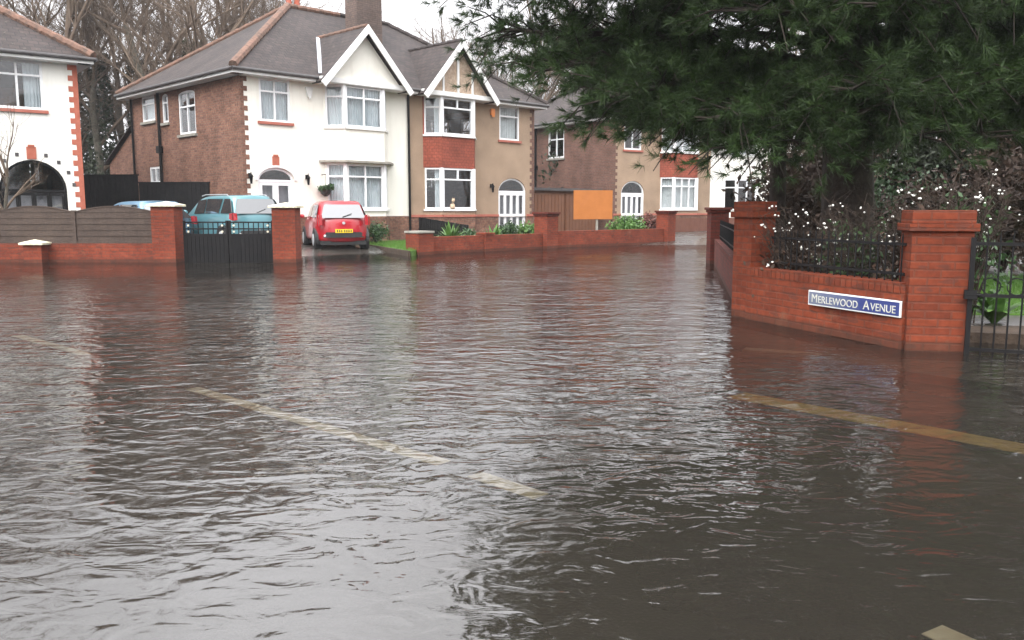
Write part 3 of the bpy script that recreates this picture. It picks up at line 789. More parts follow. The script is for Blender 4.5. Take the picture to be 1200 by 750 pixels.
# black gates
gx0, gx1 = W(216,300,Y=YL).x, W(322,300,Y=YL).x
g = thing('driveway_gates','pair of black double driveway gates with gilt knobs between brick pillars','gate',(gx0,YL,0))
wd = gx1-gx0
for i in range(2):
    a, b_ = i*wd/2+.01, (i+1)*wd/2-.01
    m = MB(); m.box(a,b_,-.015,.015,-.02,.66)
    for k in range(int((b_-a)/.1)): m.box(a+.01+k*.1,a+.09+k*.1,-.025,-.014,0,.64)
    m.box(a,a+.05,-.03,.03,-.02,1.02); m.box(b_-.05,b_,-.03,.03,-.02,1.02)
    for z in (.66,.80,.96): m.box(a+.05,b_-.05,-.02,.02,z,z+.035)
    n = 9
    for k in range(1,n): 
        x = a+(b_-a)*k/n; m.box(x-.01,x+.01,-.01,.01,.69,.97)
    m.build('gate_leaf','black_paint',g)
    for z in (.75,.90):
        for fx in (.12,.88):
            q = MB(); q.disc((a+(b_-a)*(fx if i==0 else fx),-.03,z),(0,1,0),.026,.014,10); q.build('knob','gold_knob',g)
# middle garden wall along the houses
P0, P1_, P2_ = V((-2.9,24.3,0)), V((1.14,28.6,0)), V((5.9,32.9,0))
pw = math.atan2(4.3,4.04)
pier('wall_pillar','low brick pillar with grey slab at the left end of the middle wall', P0.x+.25,P0.y+.25,.56,.62,'brick_far_red','coping_grey',pw)
bwall('garden_wall','low red brick garden wall in front of the pebbledash house', (P0.x+.45,P0.y+.48),(P1_.x-.2,P1_.y-.2),.5,.22,'brick_far_red',cope=False)
pm = P0.lerp(P1_,.52); pier('wall_pier','slim brick pier halfway along the pebbledash house wall',pm.x-.02,pm.y-.02,.36,.52,'brick_far_red','brick_far_red',pw)
pier('wall_pillar','tall brick pillar with stepped cap in the middle of the garden wall', P1_.x,P1_.y,.56,1.08,'brick_far_red','brick_dark_red',pw,cap='step')
bwall('garden_wall','low red brick garden wall in front of the orange board', (P1_.x+.25,P1_.y+.23),(P2_.x-.2,P2_.y-.2),.56,.22,'brick_far_red',cope=False)
pier('wall_pillar','tall brick pillar with stepped cap at the right end of the garden wall', P2_.x,P2_.y,.52,1.12,'brick_far_red','brick_dark_red',pw,cap='step')
# low red brown fence beyond, at the far side of the side street
pa, pb = W(784,270,Y=38.5), W(880,270,Y=44)
f = thing('low_fence','low red brown close board fence below the three light bay window','fence',(pa.x,pa.y,0),math.atan2(pb.y-pa.y,pb.x-pa.x))
m = MB(); Lf = (pb-pa).length
for k in range(int(Lf/.14)): m.box(k*.14,k*.14+.13,-.012,.012,.18,.88)
m.box(0,Lf,.012,.05,.3,.38); m.box(0,Lf,.012,.05,.7,.78); m.build('boards','fence_red_brown',f)
# tall black fence between the houses
pa, pb = W(96,220,Y=29.0), A + LN*2.3 + LD*(-.02)
dv = pb-V((pa.x,pa.y,0)); Lf = dv.length
f = thing('tall_fence','tall black boarded fence closing the gap between the two white houses','fence',(pa.x,pa.y,0),math.atan2(dv.y,dv.x))
for i,(a,b_,zt) in enumerate(((-1.2,Lf*.45,2.45),(Lf*.45,Lf,2.2))):
    m = MB()
    for k in range(int((b_-a)/.15)): m.box(a+k*.15,a+k*.15+.143,-.012-.004*(k%2),.012,.05,zt-.04)
    m.box(a,b_,-.04,.04,zt-.04,zt); m.build('fence_panel','black_timber',f)

# ------------------------------------------------------------------ near wall with railings, sign and garden gate
PA = V((2.76,10.15,0)); PB = V((3.70,7.88,0))
pier('gate_pillar','big square orange brick pillar beside the iron garden gate', 3.94,7.95,.52,1.10,'brick_orange','brick_orange',R(-12),cap='brick',z0=-.3,d=.42)
wd_ = (PB-PA); wa = math.atan2(wd_.y,wd_.x)
pier('wall_pillar','brick corner pillar at the far end of the street sign wall', PA.x+.16,PA.y+.18,.34,1.2,'brick_orange','brick_orange',wa,cap='brick')
nw, LN_ = bwall('boundary_wall','orange brick boundary wall carrying the blue street name sign',(PA.x+.12,PA.y-.02),(PB.x+.03,PB.y+.02),.62,.22,'brick_orange')
def railing(label, p, q, z0, z1, step=.105, grp=None):
    p, q = V((p[0],p[1],0)), V((q[0],q[1],0)); d = q-p; L = d.length
    r = thing('railing', label, 'railing', p, math.atan2(d.y,d.x), grp)
    m = MB(); m.box(0,L,-.012,.012,z0+.06,z0+.085); m.box(0,L,-.012,.012,z1-.12,z1-.095); m.build('rail','black_paint',r)
    n = int(L/step); b0 = None
    for i in range(n+1):
        if b0 is None:
            m = MB(); m.tube([(0,0,z0-.02),(0,0,z1-.04),(0,0,z1)],[.008,.008,.001],6); b = b0 = m.build('baluster','black_paint',r)
        else: b = b0.copy(); COL.objects.link(b); b.parent = r
        b.location = (L*(i+.5)/(n+1),0,0)
    return r
railing('black iron railing with pointed bars on top of the street sign wall',(PA.x+.26,PA.y-.2),(PB.x-.02,PB.y+.1),.62,1.08)
P3 = W(840,300,Y=20.5)
bwall('boundary_wall','dark brick wall running back from the corner pillar beside the side street',(PA.x+.2,PA.y+.5),(P3.x,P3.y-.2),.60,.22,'brick_dark_red')
railing('black iron railing on the dark brick wall running back along the side street',(PA.x+.22,PA.y+.6),(P3.x,P3.y-.25),.6,1.05,.16)
pier('wall_pillar','dark red brick pillar at the far end of the side street wall', P3.x,P3.y,.42,1.22,'brick_dark_red','brick_dark_red',0,cap='step')

# street sign
sg = thing('street_sign','blue street name sign in a white border on the orange brick wall','street sign',(0,0,0))
dw = (PB-PA).normalized(); nrm = V((dw.y,-dw.x,0)); 
if nrm.dot(V((-1,-1,0))) < 0: nrm = -nrm
SL, SH = 1.22, .155
sc = V((PB.x+.03,PB.y+.02,0)) - dw*(SL/2+.012) + nrm*.125
sg.location = (sc.x, sc.y, .375); sg.rotation_euler = (0,0,wa)
m = MB(); m.box(-SL/2,SL/2,-.008,.012,-SH/2,SH/2); m.build('border','paint_white',sg,bevel=.003)
t = NT('sign_blue'); sx = t.n('ShaderNodeSeparateXYZ'); t.l(t.obj(), sx.inputs[0])
n = t.noise(7,4); f1 = t.math('ADD', t.math('MULTIPLY', sx.outputs[0], .9), t.math('MULTIPLY', n, .8))
c = t.ramp(f1, [(.0,(.12,.14,.20)),(.55,(.022,.035,.15))]); t.pbr(c,.4)
m = MB(); m.box(-SL/2+.014,SL/2-.014,-.0115,-.006,-SH/2+.014,SH/2-.014); m.build('plate','sign_blue',sg)
def text_part(txt, size, x, z, parent, mat, depth=.0015, y=-.0135, sx=1.0):
    cu = bpy.data.curves.new('t','FONT'); cu.body = txt; cu.size = size; cu.extrude = depth; cu.align_x = 'LEFT'
    to = bpy.data.objects.new('t',cu); COL.objects.link(to)
    bpy.context.view_layer.update(); dg = bpy.context.evaluated_depsgraph_get()
    me = bpy.data.meshes.new_from_object(to.evaluated_get(dg)); wdt = max(v.co.x for v in me.vertices)*sx
    me.transform(Matrix.Diagonal((sx,1,1,1)))
    me.transform(Matrix.Rotation(math.pi/2,4,'X')); me.transform(Matrix.Translation((x,y,z)))
    bpy.data.objects.remove(to); me.materials.clear(); me.materials.append(MATS[mat])
    return me, wdt
import bmesh
x = -SL/2+.05
pieces = [('M',.125),('ERLEWOOD',.103),(' ',.05),('A',.125),('VENUE',.103)]
tot = []
for tx, s_ in pieces:
    if tx == ' ': tot.append((None,.06)); continue
    me, wdt = text_part(tx, s_, 0, 0, None, 'paint_white'); tot.append((me,wdt+.012))
scl = (SL-.09)/sum(w for _,w in tot)
def flush(b):
    lm = bpy.data.meshes.new('lettering'); b.to_mesh(lm); lm.materials.append(MATS['sign_letter'])
    lo = bpy.data.objects.new('lettering',lm); COL.objects.link(lo); lo.parent = sg
bmx = bmesh.new()
for me, wdt in tot:
    if me is not None:
        me.transform(Matrix.Diagonal((scl,1,1,1))); me.transform(Matrix.Translation((x,0,-.043))); bmx.from_mesh(me)
    else: flush(bmx); bmx = bmesh.new()
    x += wdt*scl
flush(bmx)

# iron garden gate at the right
gt = thing('garden_gate','black wrought iron garden gate hinged on the orange brick pillar','gate',(4.11,7.62,0),R(-22))
m = MB()
m.box(-.02,.02,-.02,.02,-.02,1.05)
for z in (.03,.52,.98): m.box(.02,1.0,-.012,.012,z,z+.03)
m.box(1.0,1.04,-.02,.02,-.02,1.03)
m.build('frame','black_paint',gt)
for i in range(9):
    m = MB(); x = .11+i*.1; m.tube([(x,0,.0),(x,0,1.03+.03*math.sin(i*math.pi/8)),(x,0,1.1+.03*math.sin(i*math.pi/8))],[.008,.008,.001],6); m.build('baluster','black_paint',gt)
m = MB()
for k in range(4):
    cx = .16+k*.2; ring = [(cx+.075*math.cos(a),0,.62+.075*math.sin(a)) for a in [i*math.pi/8 for i in range(17)]]; m.tube(ring,.006,5)
m.build('scroll','black_paint',gt)
m = MB(); m.box(-.05,.05,-.04,.03,.50,.58); m.tube([(-.05,-.03,.54),(.09,-.03,.54)],.012,6); m.build('latch','black_paint',gt)

# ------------------------------------------------------------------ cars
def car(label, name, loc, ang, paint, Lc, Wc, Hc, cfg):
    r = thing(name, label, 'car', loc, R(ang))       # local: x forward from the rear bumper, y left
    hw = Wc/2; cl = .18; belt = cfg['belt']; rf = Hc
    # stations: x, zbelt/top-of-body, half-width, roof z (None for bonnet), roof half width
    st = [
     (0.0, belt, hw*.95, rf-.06, hw*.74, 1), (.55, belt, hw, rf, hw*.78, 0), (Lc*.42, belt-.02, hw, rf+.01, hw*.80, 0),
     (cfg['ws1'], belt-.03, hw, rf-.05, hw*.77, 0), (cfg['ws0'], belt-.04, hw*.99, belt-.02, hw*.86, 0), (Lc-.45, belt-.16, hw*.95, belt-.13, hw*.8, 0), (Lc, belt-.32, hw*.82, belt-.29, hw*.66, 2)]
    rings = []
    for (x, zb, w, zr, wr, end) in st:
        zl = cl; 
        pts = [(w*.9, zl), (w*.99, zl+.12), (w*1.0, (zl+zb)/2), (w*.985, zb-.1), (w*.955, zb), (wr, zr-.045), (wr*.9, zr), (0, zr+.015)]
        if end == 1: xo = [.10, .0, .0, .03, .07, cfg['rake'], cfg['rake']+.03, cfg['rake']+.02]
        elif end == 2: xo = [-.1, 0, .0, -.03, -.08, -.12, -.14, -.14]
        else: xo = [0]*8
        if end == 1: pts[5] = (wr, rf-.1); pts[6] = (wr*.92, rf-.03); pts[7] = (0, rf-.01)
        half = [(x+xo[j], y, z) for j, (y, z) in enumerate(pts)]
        ring = half + [(a, -b, c) for a, b, c in reversed(half[:-1])]
        rings.append(ring)
    b = MB(); n = len(rings[0])
    for rg in rings: b.v.extend(rg)
    for i in range(len(rings)-1):
        for k in range(n-1): b.f.append((i*n+k, (i+1)*n+k, (i+1)*n+k+1, i*n+k+1))
        b.f.append((i*n+n-1, (i+1)*n+n-1, (i+1)*n, i*n))
    for base, rev in ((0, False), ((len(rings)-1)*n, True)):
        for k in range(7):
            a_, b_, c_, d_ = base+k, base+k+1, base+n-2-k, base+n-1-k
            fc = (a_, b_, c_, d_) if b_ != c_ else (a_, b_, d_)
            b.f.append(fc if not rev else tuple(reversed(fc)))
    bo = b.build('body', paint, r); ss_ = bo.modifiers.new('sub','SUBSURF'); ss_.levels = ss_.render_levels = 2
    bo.data.polygons.foreach_set('use_smooth', [True]*len(bo.data.polygons))
    R0 = rings
    def side(i, j, fx, t, sgn):
        """point on cabin side between stations i,j"""
        P_ = lambda rg, q: V(rg[q])
        lo_ = P_(R0[i],4).lerp(P_(R0[j],4), fx); hi = P_(R0[i],5).lerp(P_(R0[j],5), fx)
        p = lo_.lerp(hi, t); p.y += .012; 
        return V((p.x, p.y*sgn, p.z))
    for sgn in (1, -1):
        for (i, j, a, b_, a2, b2) in cfg['side']:
            q = [side(i,j,a,.06,sgn), side(i,j,b_,.06,sgn), side(i,j,b2,.86,sgn), side(i,j,a2,.86,sgn)]
            m = MB(); m.prism(q if sgn > 0 else q[::-1], (0,.006*sgn,0)); m.build('side_window','car_window' if 0 else 'car_glass',r)
    # rear window
    wl, wh = st[0][2]*.955, st[0][4]
    x4, z4, x5, z5 = .07, st[0][1], cfg['rake'], rf-.1
    def rp(y, t): return V((x4+(x5-x4)*t-.022, y, z4+(z5-z4)*t))
    lw, hw2 = wl*.90, wh*.92
    m = MB(); m.prism([rp(lw*.93,.03), rp(lw,.1), rp(hw2,.90), rp(hw2*.93,.97), rp(-hw2*.93,.97), rp(-hw2,.90), rp(-lw,.1), rp(-lw*.93,.03)][::-1], (.012,0,0)); m.build('rear_window','car_glass',r)
    m = MB(); a = rp(.02,.1); a.x -= .02; m.beam(a, a+V((.03,-.28,.1)), .018,.015); m.build('wiper','dark_plastic',r)
    # lamps
    for sgn in (1,-1):
        lz0, lz1 = cfg['lamp']
        m = MB(); y0, y1 = wl*1.03, wl*.88
        m.prism([(-.012,y0*sgn,lz0),(-.012,y1*sgn,lz0+.02),(.02,y1*sgn,lz1),(.05,(y0-.01)*sgn,lz1+.02)], (.08,0,0)); m.prism([(.0,hw*sgn*1.0,lz0),(.16,hw*sgn*1.005,lz0+.05),(.14,hw*sgn*.995,lz1),(.03,hw*sgn*.985,lz1)], (0,-.02*sgn,0))
        m.build('tail_light','lamp_red',r)
        m = MB(); m.disc((-.01,sgn*hw*.72,.42),(1,0,0),.035,.012,10); m.build('reflector','lamp_clear' if sgn > 0 else 'lamp_red',r)
        m = MB(); m.ball((cfg['ws0']-.25, sgn*(hw+.09), belt+.05), .09, 8, 5, (1,1,.75)); m.build('wing_mirror',paint,r)
    m = MB(); m.prism([(-.014,-hw*.78,.36),(-.014,hw*.78,.36),(-.014,hw*.66,.52),(-.014,-hw*.66,.52)],(.03,0,0)); m.build('bumper_trim','dark_plastic',r)
    pz = cfg['plate']; po = MB(); po.box(-.035,-.02,-.26,.26,pz,pz+.11); po = po.build('number_plate','plate_yellow',r,bevel=.003)
    m = MB()
    for k in range(7): y = -.21+k*.064+(.02 if k > 3 else 0); m.box(-.0375,-.0345,y-.014,y+.02,pz+.02,pz+.09); 
    m.build('plate_marks','dark_plastic',po)
    m = MB(); m.disc((.012,0,pz+.29),(1,0,0),.045,.012,12); m.build('badge','rim_silver',r)
    m = MB(); m.box(.12,Lc-.15,-hw*.86,hw*.86,.14,.26); m.build('underbody','dark_plastic',r)
    wr_ = cfg.get('wr',.29)
    for x in (.58, Lc-.68):
        for sgn in (1,-1):
            ar_ = MB(); ar_.disc((x,sgn*(hw-.03),wr_+.01),(0,1,0),wr_+.055,.045,24); ar_.build('wheel_arch','dark_plastic',r)
            wo_ = MB(); prof=[]; wo_.tube([(x,sgn*(hw-.20),wr_),(x,sgn*(hw-.18),wr_),(x,sgn*(hw+.02),wr_),(x,sgn*(hw+.035),wr_)],[wr_-.03,wr_,wr_,wr_-.03],24)
            wo_ = wo_.build('wheel','tyre',r,smooth=False)
            m = MB(); m.disc((x,sgn*(hw+.032),wr_),(0,1,0),wr_*.62,.012,20)
            m.disc((x,sgn*(hw+.048),wr_),(0,1,0),.05,.008,10)
            for k in range(5):
                an = k*2*math.pi/5; m.beam((x,sgn*(hw+.046),wr_),(x+wr_*.58*math.cos(an),sgn*(hw+.046),wr_+wr_*.58*math.sin(an)),.05,.008,up=V((0,1,0)))
            m.build('rim','rim_silver',wo_)
    if cfg.get('rails'):
        for sgn in (1,-1):
            m = MB(); y = sgn*hw*.72
            m.tube([(.6,y,rf-.03),(.68,y,rf+.012),(Lc*.5,y,rf+.018),(Lc*.56,y,rf-.02)],.014,6); m.build('roof_rail','rim_silver',r)
    return r
rc = W(404,292,Y=25.6)
car('small red hatchback parked on the wet drive in front of the white house','parked_car',(rc.x,25.55,ground_z(rc.x,25.6)+.0),111,'car_red',3.5,1.58,1.45,
    dict(belt=.93, ws1=Lc_ if (Lc_:=2.2) else 0, ws0=2.85, rake=.30, side=[(1,2,-.25,.95,.05,.95),(2,3,.05,1.0,.05,.85)], lamp=(.72,1.02), plate=.5))
tc = W(297,250,Y=24.6)
car('teal estate car with roof rails parked behind the black gates','parked_car',(tc.x+.2,24.45,ground_z(tc.x,24.45)+.05),135,'car_teal',4.0,1.66,1.52,
    dict(belt=.98, ws1=2.4, ws0=3.0, rake=.22, side=[(1,2,-.45,.15,-.2,.1),(1,2,.25,1.0,.2,1.0),(2,3,.08,1.0,.08,.85)], lamp=(.80,1.0), plate=.26, rails=True, wr=.31))
bc_ = V((-9.15,24.75,0)) + V((-.6,-.6,0))*.0
off = -LD*.85
car('pale blue hatchback half hidden by the fence, left of the teal car','parked_car',(bc_.x+off.x+.1,bc_.y+off.y+.25,ground_z(bc_.x,bc_.y)-.02),141,'car_blue',3.9,1.6,1.42,
    dict(belt=.92, ws1=2.2, ws0=3.0, rake=.62, side=[(1,2,.0,.95,.1,.95),(2,3,.05,1.0,.05,.85)], lamp=(.75,.98), plate=.55))

# ------------------------------------------------------------------ lawns, kerb, plants in the far gardens
def grass_sheet(name, poly, z, n, seed, hgt=.07):
    zf = z if callable(z) else (lambda x, y: z)
    m = MB(); m.prism([(x,y,zf(x,y)-.32) for x,y in poly],(0,0,.32)); r = m.build(name,'grass')
    tag(r, kind='structure')
    P = np.array(poly); mn, mx_ = P.min(0), P.max(0); g = np.random.default_rng(seed); pts = []
    while len(pts) < n:
        q = mn + g.random(2)*(mx_-mn); c = False; j = len(poly)-1
        for i in range(len(poly)):
            if (poly[i][1] > q[1]) != (poly[j][1] > q[1]) and q[0] < (poly[j][0]-poly[i][0])*(q[1]-poly[i][1])/(poly[j][1]-poly[i][1])+poly[i][0]: c = not c
            j = i
        if c: pts.append(q)
    p = np.array(pts); zz = np.array([zf(a,b) for a,b in pts]); a = g.random(n)*6.28; w = .006+.004*g.random(n); h = hgt*(.5+g.random(n))
    b0 = np.stack([p[:,0]-w*np.cos(a), p[:,1]-w*np.sin(a), zz-.01],1); b1 = np.stack([p[:,0]+w*np.cos(a), p[:,1]+w*np.sin(a), zz-.01],1)
    tp = np.stack([p[:,0]+g.normal(size=n)*hgt*.5, p[:,1]+g.normal(size=n)*hgt*.5, zz+h],1)
    o = numpy_tris('grass', np.stack([b0,b1,tp],1), 'grass'); tag(o, kind='stuff')
lz = .15
LA = [W(431,286,Z=lz), W(482,294,Z=lz)]
def hl(x, y): 
    p = A + V((math.cos(R(ANG)),math.sin(R(ANG)),0))*x + V((-math.sin(R(ANG)),math.cos(R(ANG)),0))*y; return (p.x,p.y)
lawn = [(LA[0].x,LA[0].y), (LA[1].x,LA[1].y), hl(6.6,-2.9), hl(6.6,-.6), hl(3.4,-.65)]
grass_sheet('lawn', lawn, lz, 9000, 5)
m = MB(); a, b_ = LA; m.beam((a.x-.05,a.y-.08,lz-.12),(b_.x-.05,b_.y-.08,lz-.12),.07,.24); tag(m.build('lawn_kerb','soil'),kind='structure')
# garden soil behind middle wall
m = MB(); m.prism([(P0.x+.3,P0.y+.7,.1),(P1_.x,P1_.y+.3,.1),(P2_.x,P2_.y+.3,.1),(*hl(19,-.5),.1),(*hl(6.95,-.5),.1)],(0,0,.08)); tag(m.build('garden_soil','soil'),kind='structure')

def shrub(name, label, loc, rad, n, size, mat, seed, stems=8, cat='shrub', group=None):
    r = thing(name, label, cat, loc, 0, group); g = random.Random(seed)
    m = MB()
    for k in range(stems):
        a = g.random()*6.28; q = V((math.cos(a)*rad[0]*.6, math.sin(a)*rad[1]*.6, rad[2]*(1.1+.5*g.random())))
        m.tube([(0,0,-.05), q*.5+V((0,0,.05)), q],[.016,.011,.004],5)
    m.build('stem','bush_twig',r)
    numpy_tris('foliage', leaf_cloud(n,(0,0,rad[2]*1.0),rad,size,seed), mat, r, True); return r
def fern(name, label, loc, h, n, mat, seed, wl=.05, cat='plant'):
    """strap leaves arching from the base"""
    r = thing(name, label, cat, loc); g = random.Random(seed); m = MB()
    for k in range(n):
        a = g.random()*6.28; l = h*(.6+.6*g.random()); lean = .2+.9*g.random(); pr = None
        d = V((math.cos(a),math.sin(a),0)); s = V((-d.y,d.x,0))
        for i in range(6):
            q = i/5; c = d*(l*lean*q) + V((0,0,l*(q*1.25-.75*q*q*lean))); w = wl*math.sin(math.pi*min(1,.15+q*.8))*.9
            cur = (c-s*w, c+s*w)
            if pr: m.add([pr[0],pr[1],cur[1],cur[0]],[(0,1,2,3)])
            pr = cur
    m.build('leaves',mat,r,smooth=True); return r
q = W(528,275,Y=27.2); fern('leafy_plant','bright green strap leaved plant behind the low brick wall',(q.x,q.y,.15),.62,90,'leaf_green',11)
q = W(545,272,Y=28); shrub('shrub','small dark bush beside the bright green plant',(q.x,q.y,.15),(.35,.3,.3),900,.05,'leaf_dark',12)
q = W(578,270,Y=28.2); fern('leafy_plant','pale green arching plant in the middle of the pebbledash house border',(q.x,q.y,.15),.6,60,'leaf_green',13)
q = W(596,270,Y=28.8); shrub('shrub','dark evergreen bush in front of the white arched door',(q.x,q.y,.15),(.4,.35,.34),1400,.05,'leaf_dark',14)
q = W(616,270,Y=29.2); shrub('shrub','loose olive green bush beside the tall brick pillar',(q.x,q.y,.15),(.55,.4,.36),1600,.055,'leaf_green',15)
q = W(735,265,Y=34); shrub('shrub','rounded bright green bush right of the orange board',(q.x,q.y,.15),(.75,.6,.44),3800,.06,'leaf_green',16)
q = W(761,266,Y=34.6); shrub('shrub','reddish bush against the right hand brick pillar',(q.x,q.y,.15),(.5,.4,.5),2000,.05,'leaf_red',17)
q = W(441,281,Y=28.6); shrub('shrub','small dark bush against the brick plinth of the white house',(q.x,q.y,.18),(.42,.35,.34),1500,.045,'leaf_dark',18)
# dark low garden wall/cover at the start of the border
a = hl(6.75,-.3); b_ = hl(6.85,-3.0)
m = MB(); dvx = V((*b_,0))-V((*a,0)); f = thing('low_fence','low black slatted fence dividing the two front gardens','fence',(a[0],a[1],0),math.atan2(dvx.y,dvx.x))
for k in range(int(dvx.length/.12)): m.box(k*.12,k*.12+.105,-.012,.012,.15,1.0-.12*k/10)
m.box(0,dvx.length,-.03,.03,.55,.6); m.build('boards','black_timber',f)
m = MB(); sp = W(556,275,Y=27.8); sc_ = thing('garden_rock','pale sandstone rock on the border behind the low wall','rock',(sp.x,sp.y,.16))
m.ball((0,0,.0),.5,9,6,(1,1,.52)); ob = m.build('stone','cream_stone',sc_)
for v in ob.data.vertices: v.co *= 1+.18*rnd.uniform(-1,1)

# cat at the window of the pebbledash house
cp = W(533,247,Y=30.7)
ct = thing('cat','small ginger and white cat sitting inside the lower bay window','cat',(cp.x-.1,cp.y+.25,1.3),R(40))
m = MB(); m.tube([(0,0,0),(0,0,.08),(0,-.01,.17),(0,-.03,.23),(0,-.045,.27),(0,-.05,.33),(0,-.05,.37)],[.075,.09,.075,.05,.06,.058,.02],10)
for s in (-1,1): m.tube([(s*.035,-.05,.35),(s*.042,-.05,.405)],[.022,.003],5); m.tube([(s*.03,-.06,.16),(s*.03,-.09,.0)],[.022,.018],6)
m.tube([(0,-.1,.315),(0,-.125,.305)],[.03,.015],6)
m.build('body','fur_ginger',ct,smooth=True)

# ------------------------------------------------------------------ bare woodland trees
def bare_tree_meshes(seed, H, spread=1.0, dens=1.0, ivy=False, lean=0.0):
    g = random.Random(seed); tr = MB(); cr = MB()
    def grow(p, d, L, r, lvl):
        n = 4 if lvl < 2 else 3; pts = [p]; rs = [r]; 
        for i in range(n):
            d = (d + V((g.uniform(-1,1),g.uniform(-1,1),g.uniform(-.6,.9)))*(.14+.07*lvl)).normalized()
            p = p + d*(L/n); pts.append(p); rs.append(r*(1-(i+1)/n*.55))
        (tr if lvl == 0 else cr).tube(pts, rs, (9,6,4,3,3,3)[lvl], cap=False)
        if lvl >= 5 or r < .006: return
        kids = (9,6,6,5,4)[lvl]*dens; kids = int(kids)+(g.random() < kids-int(kids))
        for k in range(kids):
            f = g.uniform(.35 if lvl == 0 else .2, 1.0); i = min(n-1, int(f*n)); q = pts[i].lerp(pts[i+1], f*n-i)
            ax = V((g.uniform(-1,1),g.uniform(-1,1),g.uniform(-.2,.55)))
            nd = (d*.75 + ax*(.85*spread)).normalized()
            grow(q, nd, L*g.uniform(.42,.68), rs[i]*g.uniform(.4,.62), lvl+1)
        if lvl == 0:
            for k in range(2): grow(pts[-1], (d+V((g.uniform(-.5,.5),g.uniform(-.5,.5),.3))).normalized(), L*.6, rs[-1]*.8, 1)
    grow(V((0,0,-.3)), V((lean,0,1)).normalized(), H*.55, H*.0165, 0)
    return tr, cr
protos = []
for k, (sd, Hh, sp, dn) in enumerate(((1,17,1,.95),(2,15,.8,1.0),(3,19,1.05,.95),(4,13,.9,1.05),(5,16,.7,1.0))):
    tr, cr = bare_tree_meshes(sd*31, Hh, sp, dn)
    protos.append((tr, cr))
GRP = 'bare trees of the wood behind the houses'
made = {}
def place_tree(k, x, y, s, rz, label, grp=GRP, ivy=0, z=.1):
    if k not in made:
        r = thing('bare_tree', label, 'tree', (x,y,z), rz, grp)
        tr, cr = protos[k]; tr.build('trunk','bark',r,smooth=True); cr.build('crown','twig',r,smooth=True); made[k] = r
    else:
        r = copy_tree(made[k]); r['label'] = label; r['group'] = grp
        for ch in list(r.children):
            if ch.name.startswith('ivy'): bpy.data.objects.remove(ch)
    r.location = (x,y,z); r.rotation_euler = (0,0,rz); r.scale = (s,s,s)
    return r
def add_ivy(r, h, rad, n, seed):
    g = np.random.default_rng(seed); z = g.random(n)*h; a = g.random(n)*6.28; rr = rad*(1-.45*z/h)*(.65+.5*g.random(n))
    p = np.stack([np.cos(a)*rr, np.sin(a)*rr, z],1); u = g.normal(size=(n,3)); u /= np.linalg.norm(u,axis=1)[:,None]
    v = g.normal(size=(n,3)); v -= (u*v).sum(1)[:,None]*u; v /= np.linalg.norm(v,axis=1)[:,None]; s = .09*(.6+g.random((n,1)))
    numpy_tris('ivy', np.stack([p-u*s,p+v*s*.7,p+u*s,p-v*s*.7],1), 'ivy_leaf', r, True)
L_gap = 'bare leafless tree standing in the gap between the two white houses'
L_hip = 'bare leafless tree rising behind the grey hipped roof of the white house'
L_right = 'bare leafless tree far behind the gabled houses on the right'
# (kind, px, Y, scale, label)
spots = [(2,25,43,1.1,L_gap),(0,62,41,1.0,L_gap),(3,98,47,1.1,L_gap),(1,128,44,1.05,L_gap),(4,150,50,1.1,L_gap),(0,172,46,1.05,L_gap),
         (2,200,43,1.0,L_hip),(1,238,41,1.05,L_hip),(3,262,49,1.15,L_hip),(4,285,44,1.05,L_hip),(0,312,52,1.1,L_hip),(1,330,47,1.0,L_hip),(3,360,56,.95,L_hip),
         (2,395,64,.8,L_hip),(4,462,62,.95,L_right),(0,505,60,.95,L_right),(3,535,58,1.1,L_right),(1,585,58,.85,L_right),(2,625,55,.95,L_right),(4,665,58,1.0,L_right),
         (0,705,62,1.0,L_right),(3,750,60,1.0,L_right),(1,800,64,1.0,L_right)]
for i, (k, px, Y, s, lab) in enumerate(spots):
    x = (px-600)/1000*Y
    r = place_tree(k, x, Y, s, i*1.9, lab)
    if px in (98,128,238,172): add_ivy(r, 8.5, .75, 2600, i)
for i, (k, px, Y, s) in enumerate(((2,930,34,.6),(0,1005,30,.5),(3,1075,27,.62),(4,1130,32,.62),(1,1195,26,.6),(0,1250,34,.7),(4,960,48,.8),(2,1160,46,.8))):
    place_tree(k, (px-600)/1000*Y, Y, s, i*2.3, 'bare brown garden tree behind the pine on the right', 'bare garden trees on the right', z=.1)
# undergrowth: dark evergreen scrub under the wood
vv = []
g = np.random.default_rng(9)
for k in range(34):
    px = 20+ (k/34)*760 + g.normal()*8; Y = 44+g.random()*9; x = (px-600)/1000*Y
    hgt = 1.6+1.6*g.random()
    vv.append(leaf_cloud(1300,(x,Y,hgt*.8),(1.5,1.2,hgt),.13,100+k))
o = numpy_tris('undergrowth', np.concatenate(vv), 'ivy_leaf', None, True); tag(o, kind='stuff')
# small bare shrub tree in front of far left house
tr, cr = bare_tree_meshes(77, 4.3, .8, .85)
q = W(2,260,Y=22.0); r = thing('sapling','thin bare sapling in front of the white wall at the far left','tree',(q.x,q.y,.1)); tr.build('trunk','bark',r,smooth=True); cr.build('crown','twig',r,smooth=True)

